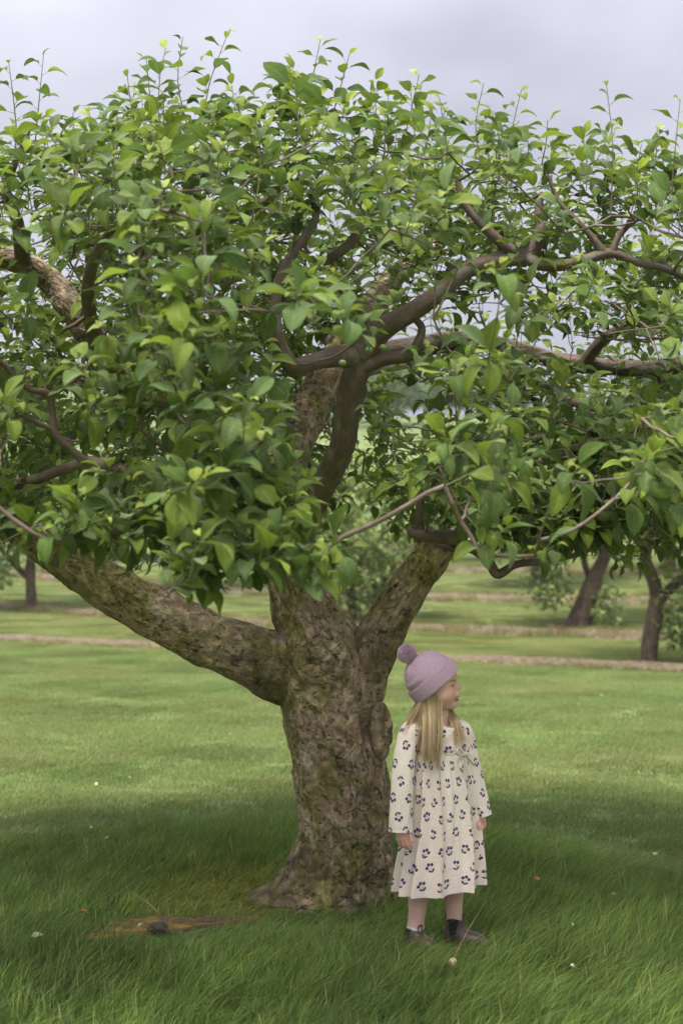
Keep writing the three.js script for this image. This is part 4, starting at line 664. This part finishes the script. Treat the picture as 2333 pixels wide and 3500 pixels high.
  const hat = part('hat', shell((v) => v * 0.127, (v, a) => { const gather = sstep(0.7, 1, v); return 0.0915 * Math.pow(Math.max(0, 1 - Math.pow(v * 0.995, 3.3)), 0.52) * (1 + 0.02 * N3(Math.cos(a) * 1.5, v * 3, Math.sin(a) * 1.5) + 0.09 * gather * Math.sin(a * 9 + 2 * Math.sin(a * 2))) + 0.0035 * Math.sin(v * 22 + 3 * Math.cos(a - 2.6)) * sstep(0, -0.7, Math.cos(a)) * sstep(0.75, 0.35, v); }, 60, 140), hatMat, girl);
  part('cuff', shell((v) => { const b = v * 6.2832; return 0.021 + 0.0245 * Math.cos(b) * (1 - 0.0 * b); }, (v, a) => { const b = v * 6.2832, s = Math.sin(b), outer = s > 0; const flat = Math.sign(s) * Math.pow(Math.abs(s), 0.35); return 0.0925 + 0.0042 * flat + (outer ? 0.0011 * Math.sin(a * 84) * Math.min(1, Math.abs(s) * 3) : 0); }, 40, 84 * 8), hatMat, hat);
  { // pompom of yarn ends
    const RR = rng(9), c = G(1392, 2243, 0.004), pos = [], idx = [], col = [];
    for (let i = 0; i < 3600; i++) { const z = RR() * 2 - 1, a = RR() * 6.2832, q = Math.sqrt(1 - z * z), d = V(q * Math.cos(a), z, q * Math.sin(a)), r = 0.0345 * (0.86 + 0.17 * RR()), base = c.clone().addScaledVector(d, r * 0.35), tip = c.clone().addScaledVector(d.clone().add(V(RR() - 0.5, RR() - 0.5, RR() - 0.5).multiplyScalar(0.28)).normalize(), r), s = d.clone().cross(V(0.3, 0.9, 0.2)).normalize(), u = d.clone().cross(s), w = 0.0016, n = pos.length / 3, m = 0.8 + 0.4 * RR(), C = [0.78 * m, 0.57 * m, 0.7 * m];
      for (const k2 of [0, 1, 2]) { const t = k2 * 2.094, o = s.clone().multiplyScalar(Math.cos(t) * w).addScaledVector(u, Math.sin(t) * w); pos.push(base.x + o.x * 0.5, base.y + o.y * 0.5, base.z + o.z * 0.5, tip.x + o.x, tip.y + o.y, tip.z + o.z); col.push(...C, ...C); }
      for (const k2 of [0, 1, 2]) { const p = n + k2 * 2, p2 = n + (k2 + 1) % 3 * 2; idx.push(p, p2, p + 1, p2, p2 + 1, p + 1); } idx.push(n + 1, n + 3, n + 5); }
    part('pompom', geom(pos, idx, null, col), std({ vertexColors: true, roughness: 1 }), hat);
  }
  // ------------------------------------------------ hair
  {
    const RR = rng(17), gs = () => (RR() + RR() + RR() - 1.5) / 1.5, pos = [], idx = [], col = [];
    const strand = (pts, r, c) => { const curve = new THREE.CatmullRomCurve3(pts), n = 14; let prev = -1; for (let i = 0; i <= n; i++) { const t = i / n, p = curve.getPoint(t), tan = curve.getTangent(t), s = tan.clone().cross(V(0.2, 0.1, 1)).normalize(), u = tan.clone().cross(s), rr = r * (1 - 0.75 * t * t), o = pos.length / 3; for (let j = 0; j < 3; j++) { const w = j * 2.094; pos.push(p.x + (s.x * Math.cos(w) + u.x * Math.sin(w)) * rr, p.y + (s.y * Math.cos(w) + u.y * Math.sin(w)) * rr, p.z + (s.z * Math.cos(w) + u.z * Math.sin(w)) * rr); col.push(...c); } if (prev >= 0) for (let j = 0; j < 3; j++) { const k2 = (j + 1) % 3; idx.push(prev + j, o + j, prev + k2, prev + k2, o + j, o + k2); } prev = o; } };
    const tone = (lock) => { const m = clamp(0.5 + 0.6 * N3(lock * 3.7, 1.3, 0.5) + 0.45 * gs()), q = 0.85 + 0.3 * RR(); return [lerp(0.3, 0.84, m) * q, lerp(0.18, 0.66, m) * q, lerp(0.09, 0.4, m) * q]; };
    for (let i = 0; i < 1300; i++) { // near side, falling over the shoulder to the chest
      const l = RR(), x0 = lerp(1432, 1513, l), y0 = lerp(2400, 2352, Math.pow(l, 1.1)), z0 = 0.066 - 0.03 * Math.pow(1 - l, 2) - 0.012 * l + 0.006 * gs(), lock = Math.floor(l * 22), lk = N3(lock * 1.9, 3, 7), end = 2545 + 75 * clamp(0.5 + 0.9 * lk) + 26 * gs();
      const xe = lerp(1440, 1496, l) + 16 * lk + 7 * gs(), z1 = 0.072 + 0.006 * gs();
      strand([G(x0, y0, z0), G(lerp(x0, 1470, 0.15) + 3 * gs(), 2425, z0 + 0.006), G(lerp(1440, 1508, l) + 5 * lk, 2475, z1), G(lerp(1438, 1506, l) + 8 * lk, 2530, z1 + 0.012), G(xe, end, z1 + 0.012 + 0.006 * gs())], 0.0007 + 0.0005 * RR(), tone(lock));
    }
    for (let i = 0; i < 420; i++) { // behind, sweeping back over the near shoulder
      const l = RR(), a = RR(), lock = 40 + Math.floor(l * 12);
      strand([G(lerp(1428, 1455, l), lerp(2405, 2400, l), lerp(0.05, -0.05, a)), G(lerp(1412, 1450, l), 2435, lerp(0.06, -0.055, a)), G(lerp(1388, 1440, l), 2470, lerp(0.062, -0.05, a)), G(lerp(1366, 1425, l) + 6 * gs(), lerp(2500, 2545, l) + 10 * gs(), lerp(0.07, -0.04, a) + 0.008 * (1 - a))], 0.0009, tone(lock));
    }
    for (let i = 0; i < 130; i++) { // far side, showing past the neck
      const l = RR(), lock = 70 + Math.floor(l * 9);
      strand([G(lerp(1500, 1535, l), 2390, -0.045), G(lerp(1515, 1550, l), 2435, -0.03 + 0.01 * gs()), G(lerp(1535, 1572, l), 2475, 0.03 + 0.012 * gs()), G(lerp(1550, 1590, l) + 5 * gs(), lerp(2545, 2530, l) + 16 * gs(), 0.052 + 0.006 * gs())], 0.0011, tone(lock));
    }
    part('hair', geom(pos, idx, null, col), new THREE.MeshPhysicalMaterial({ vertexColors: true, roughness: 0.45, specularIntensity: 0.5, side: THREE.DoubleSide }), girl);
  }
  // ------------------------------------------------ socks and boots
  part('sock', sweep([{ p: G(1417, 3212, -0.004), r: 0.031 }, { p: G(1418, 3190, -0.004), r: 0.031 }, { p: G(1420, 3172, -0.004), r: 0.031 }, { p: G(1421, 3164, -0.004), r: 0.0305 }], { sides: 60, rings: 30, cap: false, shape: (a, s, r) => r * (1 + 0.02 * Math.sin(a * 30) + 0.03 * Math.sin(s * 260 + Math.sin(a * 2))) }), std({ color: rgb(0.72, 0.68, 0.6), roughness: 1 }), girl);
  const boot = (pos, yaw, topY) => {
    pos = pos.clone().add(V(0.01 * Math.cos(yaw), 0, -0.01 * Math.sin(yaw)));
    const shape = (p) => { let d = capsule(p, V(-0.008, 0.05, 0), V(-0.012, 0.1, 0), 0.037, 0.034); d = smin(d, capsule(p, V(-0.022, 0.03, 0), V(0.07, 0.026, 0), 0.034, 0.031), 0.03); d = smin(d, capsule(p, V(0.05, 0.024, 0), V(0.1, 0.02, 0.002), 0.03, 0.022), 0.02); const top = p.y - (topY + 0.008 * Math.cos((p.x + 0.01) * 60)); d = Math.max(d, top); d = Math.max(d, -(Math.max(Math.hypot(p.x + 0.012, p.z) - 0.030, 0.05 - p.y))); return Math.max(d, 0.006 - p.y); };
    const g = surfaceNets(shape, V(-0.07, -0.01, -0.05), V(0.14, 0.12, 0.05), 0.003);
    const b = part('boot', g, new THREE.MeshPhysicalMaterial({ color: rgb(0.085, 0.042, 0.03), roughness: 0.45, clearcoat: 0.2, clearcoatRoughness: 0.4 }), girl, pos); b.rotation.y = yaw; b.scale.set(0.92, 1, 0.92);
    part('elastic_panel', surfaceNets((p) => Math.max(shape(p) - 0.0016, -(Math.max(Math.hypot(p.x + 0.012, p.z) - 0.030, 0.05 - p.y)), Math.abs(p.x + 0.01) - (0.008 + 0.18 * Math.max(0, p.y - 0.03)), 0.03 - p.y, p.y - topY - 0.004, 0.012 - Math.abs(p.z)), V(-0.07, -0.01, -0.05), V(0.14, 0.12, 0.05), 0.003), std({ color: rgb(0.016, 0.016, 0.02), roughness: 1 }), b);
    part('sole', surfaceNets((p) => Math.max(shape(V(p.x, 0.02, p.z)) - 0.003, Math.abs(p.y - 0.005) - 0.007), V(-0.08, -0.015, -0.06), V(0.15, 0.03, 0.06), 0.0035), std({ color: rgb(0.03, 0.022, 0.02) }), b);
    for (const s of [1, -1]) { const g2 = sweep([{ p: V(s * 0.03 - 0.01, topY + -0.006, -0.009), r: 0.0022 }, { p: V(s * 0.036 - 0.01, topY + 0.018, -0.006), r: 0.0026 }, { p: V(s * 0.041 - 0.01, topY + 0.022, 0), r: 0.0026 }, { p: V(s * 0.036 - 0.01, topY + 0.018, 0.006), r: 0.0026 }, { p: V(s * 0.03 - 0.01, topY + -0.006, 0.009), r: 0.0022 }], { sides: 8, rings: 20 }); part('pull_tab', g2, std({ color: rgb(0.12, 0.07, 0.05), roughness: 0.7 }), b); }
    return b;
  };
  boot(V(G(1416, 3248).x, 0.0, 0.0), -0.95, 0.074); boot(V(G(1556, 3248).x, 0.0, -0.036), -0.32, 0.1);
}

// ---------------------------------------------------------------- orchard trees behind
const farLeafMat = new THREE.MeshPhysicalMaterial({ side: THREE.DoubleSide, roughness: 1, transmission: 0.42, thickness: 0, clearcoat: 0.35, clearcoatRoughness: 0.45, vertexColors: true });
function leafCluster(seed, n, spread) { const R = rng(seed), all = []; for (let i = 0; i < n; i++) { const src = leafGeos[Math.floor(R() * 4)], p = src.attributes.position, M = new THREE.Matrix4(), d = V(R() - 0.5, (R() - 0.5) * 0.8, R() - 0.5).normalize(), up = V((R() - 0.5) * 0.9, 1, (R() - 0.5) * 0.9), y = up.sub(d.clone().multiplyScalar(up.dot(d))).normalize(), s = 1.0 + 0.7 * R(); M.makeBasis(d, y, d.clone().cross(y)).scale(V(s, s, s)).setPosition(V((R() - 0.5) * spread, (R() - 0.5) * spread * 0.7, (R() - 0.5) * spread)); const k = 0.7 + 0.6 * R(), yl = R(), c = [(0.15 + 0.07 * yl) * k, (0.225 + 0.07 * yl) * k, 0.06 * k], pos = [], idx = []; const v = V(0, 0, 0);
    for (const [i0, w] of [[0, 0], [2, 0], [3, 0], [5, 0]].map((e) => [e[0], 0])) for (const e of [0, 1, 2]) { v.fromBufferAttribute(p, i0 * 5 + e).applyMatrix4(M); pos.push(v.x, v.y, v.z); }
    v.fromBufferAttribute(p, 7 * 5 + 1).applyMatrix4(M); pos.push(v.x, v.y, v.z);
    for (let r = 0; r < 3; r++) { const a = r * 3; idx.push(a, a + 1, a + 3, a + 1, a + 4, a + 3, a + 1, a + 2, a + 4, a + 2, a + 5, a + 4); } idx.push(9, 10, 12, 10, 11, 12);
    const col = []; for (let q = 0; q < 13; q++) col.push(...c); all.push(geom(pos, idx, null, col)); } return mergeGeometries(all); }
const clusters = [1, 2, 3].map((s) => leafCluster(s * 91, 26, 0.42));
const farBark = std({ map: barkMap, bumpMap: barkHeight, bumpScale: 0.012, color: rgb(0.46, 0.43, 0.43) });
function orchardTree(label, base, trunk, limbs, crowns, seed, group, tint = [1, 1, 1]) { // trunk, limbs: [[x, y, z, r]...] from the base; crowns: [x, y, z, rx, ry, rz, n]
  const t = thing('orchard_tree', label, 'tree', base, group), R = rng(seed);
  const make = (pts, name) => part(name, sweep(pts.map(([x, y, z, r]) => ({ p: V(x, y, z), r })), { sides: 22, rings: 40, uvScale: 0.5, shape: (a, s, r) => r * (1 + 0.14 * N3(Math.cos(a) * 1.6, s * 3 + seed, Math.sin(a) * 1.6) + 0.06 * Math.sin(a * 4 + s * 5)) }), farBark, t);
  make(trunk, 'trunk'); limbs.forEach((l) => make(l, 'limb'));
  const crown = new THREE.Group(); crown.name = 'crown'; crown.userData.kind = 'stuff'; t.add(crown);
  const spots = []; for (const [x, y, z, rx, ry, rz, n] of crowns) for (let i = 0; i < n; i++) { let d; do d = V(R() * 2 - 1, R() * 2 - 1, R() * 2 - 1); while (d.length() > 1 || d.length() < 0.25); const k = 0.8 + 0.45 * R(); spots.push({ p: V(x + d.x * rx, y + d.y * ry, z + d.z * rz), yaw: R() * 6.28, tx: (R() - 0.5) * 0.6, tz: (R() - 0.5) * 0.6, s: 0.75 + 0.5 * R(), c: rgb(k * tint[0], k * tint[1], k * tint[2]) }); }
  clusters.forEach((g, k) => { const mine = spots.filter((_, i) => i % 3 === k); if (!mine.length) return; const im = new THREE.InstancedMesh(g, farLeafMat, mine.length); im.name = 'leaf_mass'; im.userData.kind = 'stuff'; const q = new THREE.Quaternion(), e = new THREE.Euler(), M = new THREE.Matrix4(); mine.forEach((s, i) => { e.set(s.tx, s.yaw, s.tz); q.setFromEuler(e); M.compose(s.p, q, V(s.s, s.s, s.s)); im.setMatrixAt(i, M); im.setColorAt(i, s.c); }); crown.add(im); });
  return t;
}
const onHill = (px, D) => { const x = (px - 1166.5) / FOCAL * D, z = -D; return V(x, height(x, z) - 0.03, z); };
const orchard = 'orchard trees in rows behind the lawn';
// forked tree standing on the lawn's far edge, right
orchardTree('slender dark forked orchard tree at the far right edge of the lawn', onHill(2212, 17.2), [[0, -0.05, 0, 0.13], [0.0, 0.1, 0, 0.105], [0.05, 0.45, 0, 0.095], [0.12, 0.85, 0, 0.1]],
  [[[0.12, 0.8, 0, 0.09], [0.05, 1.05, 0, 0.075], [-0.03, 1.3, 0.0, 0.07], [0.02, 1.55, 0, 0.07], [0.06, 1.9, -0.05, 0.06]], [[0.14, 0.8, 0, 0.06], [0.35, 1.0, 0.05, 0.06], [0.65, 1.12, 0.1, 0.055], [1.1, 1.25, 0.2, 0.04]], [[-0.02, 1.35, 0, 0.05], [-0.16, 1.55, 0, 0.05], [-0.32, 1.78, 0.05, 0.045], [-0.45, 2.1, 0.1, 0.03]]],
  [[0.1, 2.35, 0, 1.7, 0.75, 1.4, 260], [0.4, 0.7, 0.1, 0.15, 0.6, 0.25, 22], [1.0, 1.9, 0.2, 0.7, 0.5, 0.6, 50]], 61, orchard, [1.2, 1.15, 1]);
// leaning tree on the second row
orchardTree('stout orchard tree leaning right with a flared foot on the mulch bed', onHill(1982, 22.9), [[-0.06, -0.08, 0, 0.26], [-0.02, 0.08, 0, 0.2], [0.08, 0.4, 0, 0.165], [0.2, 0.75, 0, 0.14], [0.36, 1.1, 0, 0.11], [0.52, 1.5, 0, 0.1], [0.8, 1.9, 0, 0.08]],
  [[[0.2, 0.72, 0, 0.06], [0.08, 1.0, 0, 0.05], [0.02, 1.4, 0, 0.04]], [[-0.1, 0.1, 0, 0.09], [-0.35, 0.06, 0.1, 0.07], [-0.7, 0.0, 0.15, 0.04]]],
  [[0.3, 2.4, 0, 1.8, 0.85, 1.5, 250], [-0.55, 0.75, 0.2, 0.3, 0.45, 0.3, 22], [0.45, 0.35, 0.1, 0.15, 0.3, 0.2, 7], [-0.8, 1.6, 0, 0.9, 0.4, 0.8, 50]], 62, orchard, [1.2, 1.15, 1]);
// bushy low tree seen between trunk and right limb
orchardTree('low bushy light green orchard tree seen through the fork of the trunk', onHill(1215, 24.5), [[0, -0.05, 0, 0.13], [-0.04, 0.4, 0, 0.1], [0.02, 0.9, 0, 0.08], [-0.06, 1.4, 0, 0.06]], [[[0, 0.3, 0, 0.06], [0.35, 0.6, 0.1, 0.05], [0.7, 1.1, 0.1, 0.04]], [[0, 0.45, 0, 0.06], [-0.5, 0.9, 0, 0.045], [-0.7, 1.5, 0, 0.03]]],
  [[0.1, 1.75, 0, 1.35, 0.85, 1.2, 200], [0.2, 0.75, 0.3, 0.8, 0.5, 0.6, 70], [-0.1, 2.6, 0, 1.2, 0.5, 1, 70]], 63, orchard, [1.45, 1.3, 1.3]);
// small trunk at the left margin
orchardTree('orchard tree with a short dark trunk behind the left limb, at the left margin', onHill(105, 27.2), [[0, -0.05, 0, 0.13], [0.02, 0.3, 0, 0.1], [0, 0.8, 0, 0.1], [0.05, 1.3, 0, 0.07]], [[[0, 0.6, 0, 0.06], [-0.4, 1.0, 0, 0.05], [-0.8, 1.5, 0, 0.03]]], [[0, 1.9, 0, 1.5, 0.8, 1.3, 190], [-0.5, 0.9, 0.1, 0.5, 0.5, 0.5, 26], [0.6, 1.1, 0, 0.4, 0.4, 0.4, 14]], 64, orchard, [1.1, 1.08, 1]);
orchardTree('orchard tree with a stubby trunk behind the leaning tree', onHill(1840, 29.5), [[0, -0.05, 0, 0.26], [0.03, 0.2, 0, 0.22], [0.05, 0.6, 0, 0.18], [0, 1.2, 0, 0.12]], [[[0, 0.7, 0, 0.1], [0.6, 1.2, 0, 0.06], [0.9, 1.7, 0, 0.04]]], [[0, 2.1, 0, 1.7, 0.85, 1.4, 190], [-0.7, 1.0, 0, 0.5, 0.4, 0.5, 20]], 65, orchard, [1.15, 1.1, 1]);
// further rows up the slope
[[620, 31, 'orchard tree on the slope behind the left limb, left of the trunk'], [1480, 36, 'orchard tree on the slope seen through the gap above the right limb'], [2280, 31, 'orchard tree on the slope at the right margin behind the forked tree'], [330, 38, 'orchard tree higher on the slope behind the left boughs'], [950, 42, 'orchard tree higher on the slope directly behind the trunk'], [1700, 44, 'orchard tree higher on the slope right of the trunk'], [2120, 41, 'orchard tree higher on the slope behind the right boughs'], [60, 47, 'orchard tree higher on the slope at the left margin']].forEach(([px, D, label], i) => {
  orchardTree(label, onHill(px, D), [[0, -0.05, 0, 0.16], [0.05, 0.5, 0, 0.12], [0, 1.0, 0.05, 0.11], [-0.1, 1.6, 0, 0.07]], [[[0, 0.8, 0, 0.08], [0.6, 1.3, 0.1, 0.05], [1, 1.8, 0.1, 0.03]], [[0, 0.9, 0, 0.08], [-0.6, 1.4, -0.1, 0.05], [-1, 1.9, 0, 0.03]]], [[0, 2.0, 0, 1.8, 0.9, 1.6, 170], [0.3, 1.2, 0, 1.3, 0.4, 1.1, 40]], 70 + i, orchard, [1.15, 1.1, 1.0]);
});
// tall trees on the ridge, pale with distance
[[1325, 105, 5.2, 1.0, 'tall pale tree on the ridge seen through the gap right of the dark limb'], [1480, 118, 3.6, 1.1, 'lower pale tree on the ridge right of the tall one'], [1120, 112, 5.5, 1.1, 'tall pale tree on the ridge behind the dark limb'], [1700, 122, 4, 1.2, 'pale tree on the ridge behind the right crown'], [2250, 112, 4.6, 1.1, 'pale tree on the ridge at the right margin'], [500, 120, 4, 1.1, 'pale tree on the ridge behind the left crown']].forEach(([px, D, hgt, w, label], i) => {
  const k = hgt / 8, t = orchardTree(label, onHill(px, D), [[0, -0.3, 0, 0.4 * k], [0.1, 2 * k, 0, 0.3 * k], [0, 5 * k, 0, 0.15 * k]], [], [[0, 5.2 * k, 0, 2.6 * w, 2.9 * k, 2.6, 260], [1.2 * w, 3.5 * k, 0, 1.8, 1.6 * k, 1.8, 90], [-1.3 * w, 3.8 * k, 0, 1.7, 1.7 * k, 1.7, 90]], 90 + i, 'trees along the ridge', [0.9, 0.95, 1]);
  t.traverse((o) => { if (o.isInstancedMesh) { const M = new THREE.Matrix4(), p = V(0, 0, 0), q = new THREE.Quaternion(), s = V(1, 1, 1); for (let j = 0; j < o.count; j++) { o.getMatrixAt(j, M); M.decompose(p, q, s); o.setMatrixAt(j, M.compose(p, q, s.multiplyScalar(2.1))); } } });
});

// ---------------------------------------------------------------- small things on the grass
{
  const litter = (label, px, py, kind, s, yaw, up) => {
    const c = { yellow: rgb(0.5, 0.45, 0.16), orange: rgb(0.42, 0.16, 0.06), brown: rgb(0.26, 0.15, 0.07), pale: rgb(0.4, 0.42, 0.3), green: rgb(0.28, 0.4, 0.13) }[kind], p = onGround(px, py);
    const m = topMesh('fallen_leaf', leafGeos[(px | 0) % 4], std({ color: c, roughness: 0.8 }), label, 'leaf', 'fallen leaves on the grass');
    m.position.set(p.x, up, p.z); m.rotation.set(0.35 + 0.3 * Math.sin(px), yaw, 0.3 * Math.cos(py)); m.scale.setScalar(s);
  };
  litter('curled pale yellow leaf lying on long grass left of the trunk', 350, 2945, 'yellow', 0.85, 0.9, 0.1);
  litter('small yellowish leaf near the long grass edge at left', 316, 2900, 'yellow', 0.45, 2.1, 0.09);
  litter('orange leaf on the grass left of the dark stone', 262, 3185, 'orange', 0.5, 0.2, 0.07);
  litter('brown leaf on the bottom left grass', 112, 3490, 'brown', 0.5, 1.2, 0.08);
  litter('pale leaf on short lawn left of the trunk', 434, 2680, 'pale', 0.42, 0.4, 0.04);
  litter('yellow leaf on the lawn further left', 328, 2714, 'yellow', 0.4, 1.6, 0.04);
  litter('whitish leaf on the lawn just left of the trunk', 866, 2712, 'pale', 0.4, 0.2, 0.04);
  litter('rust brown leaf on the long grass right of the child', 1815, 3093, 'orange', 0.55, 0.4, 0.1);
  litter('small yellow leaf among long grass far right of the child', 2185, 3070, 'yellow', 0.45, 1.4, 0.1);
  litter('light green leaf stuck in the long grass at the right', 2235, 3010, 'green', 0.5, 1.3, 0.1);
  litter('white withered leaf on the bottom right grass', 1970, 3420, 'pale', 0.55, 2.2, 0.1);
  litter('pale leaf at the lower left of the foreground grass', 95, 3285, 'pale', 0.5, 0.3, 0.08);
  litter('small brown leaf on the long grass lower right', 2080, 3140, 'brown', 0.4, 0.3, 0.09);
  litter('tiny pale leaf on the grass before the stone', 465, 3230, 'pale', 0.32, 0.9, 0.06);
  litter('green twisted leaf lying on bottom right grass', 1950, 3270, 'green', 0.55, 1.0, 0.1);
  litter('yellow leaf on the distant lawn right of the child', 2045, 2385, 'yellow', 0.6, 0.2, 0.03);
  // worn mossy patch, stone, stick
  const p0 = patchCentre, A = 48, pos = [], idx = [], uv = [], col = [], RR = rng(8);
  for (let i = 0; i <= 14; i++) for (let j = 0; j <= A; j++) { const a = j / A * 6.2832, e = (0.85 + 0.45 * N3(Math.cos(a) * 1.9, Math.sin(a) * 1.9, 3) + 0.3 * N3(Math.cos(a) * 6, Math.sin(a) * 6, 3)) * i / 14, dx = Math.cos(a) * (0.3 + 0.16 * Math.max(0, Math.cos(a))) * e, dz = Math.sin(a) * 0.15 * e - dx * 0.28 + 0.03 * N3(a * 3, 2, 5); const x = p0.x + dx, z = p0.z + dz; pos.push(x, height(x, z) + 0.012 + 0.016 * fbm(x * 20, 3, z * 20, 3) - (i === 14 ? 0.03 : 0), z); uv.push(x * 2, z * 2); const m = sstep(-0.1, 0.15, fbm(x * 14, 8, z * 14, 3) - 0.1 + (dx < -0.02 ? 0.15 : 0)); col.push(...[0, 1, 2].map((k) => lerp([0.17, 0.115, 0.06][k], [0.4, 0.24, 0.045][k], m))); }
  for (let i = 0; i < 14; i++) for (let j = 0; j < A; j++) { const a = i * (A + 1) + j, b = a + A + 1; idx.push(a, a + 1, b, a + 1, b + 1, b); }
  topMesh('bare_patch', geom(pos, idx, uv, col), std({ vertexColors: true, bumpMap: bedBump, bumpScale: 0.02, roughness: 1 }), 'worn patch of orange moss and bare soil left of the trunk', 'soil', null, 'structure');
  const st = new THREE.IcosahedronGeometry(1, 5), sp = st.attributes.position; for (let i = 0; i < sp.count; i++) { const v = V(0, 0, 0).fromBufferAttribute(sp, i), k = 1 + 0.5 * fbm(v.x * 1.4 + 3, v.y * 1.4, v.z * 1.4, 3) + 0.12 * fbm(v.x * 6, v.y * 6, v.z * 6, 3); sp.setXYZ(i, v.x * k * 0.036, v.y * k * 0.02, v.z * k * 0.026); } st.computeVertexNormals();
  const stone = topMesh('stone', st, std({ color: rgb(0.13, 0.095, 0.075), bumpMap: bedBump, bumpScale: 0.006 }), 'dark wet stone on the bare patch left of the trunk', 'stone'); const q = onGround(540, 3198); stone.position.set(q.x, 0.03, q.z);
  const tw = (label, a, b, ha, hb, r) => topMesh('stick', sweep([{ p: a.clone().setY(ha), r }, { p: a.clone().lerp(b, 0.5).setY((ha + hb) / 2 + 0.008), r: r * 0.9 }, { p: b.clone().setY(hb), r: r * 0.6 }], { sides: 7, rings: 12 }), std({ color: rgb(0.3, 0.2, 0.11) }), label, 'stick', 'sticks and stalks in the grass');
  tw('thin straight brown stick lying by the orange moss patch', onGround(545, 3150), onGround(450, 3095), 0.03, 0.05, 0.0022);
  tw('dry bent straw stalk in the grass before the child', onGround(1540, 3345), onGround(1660, 3235), 0.05, 0.16, 0.0012);
  const seedP = onGround(1545, 3370), sh = new THREE.IcosahedronGeometry(0.014, 2), hp = sh.attributes.position; for (let i = 0; i < hp.count; i++) { const f = 0.75 + 0.5 * Math.abs(N3(hp.getX(i) * 160, hp.getY(i) * 160, hp.getZ(i) * 160)) * 2; hp.setXYZ(i, hp.getX(i) * f, hp.getY(i) * f, hp.getZ(i) * f); } sh.computeVertexNormals();
  const sh2 = topMesh('seed_head', sh, std({ color: rgb(0.55, 0.42, 0.24) }), 'fluffy straw coloured seed head in the grass before the child', 'seed head'); sh2.position.set(seedP.x, 0.075, seedP.z);
}
scene.traverse((o) => { if (o.isMesh) { o.castShadow = true; o.receiveShadow = true; } });
renderer.render(scene, camera);
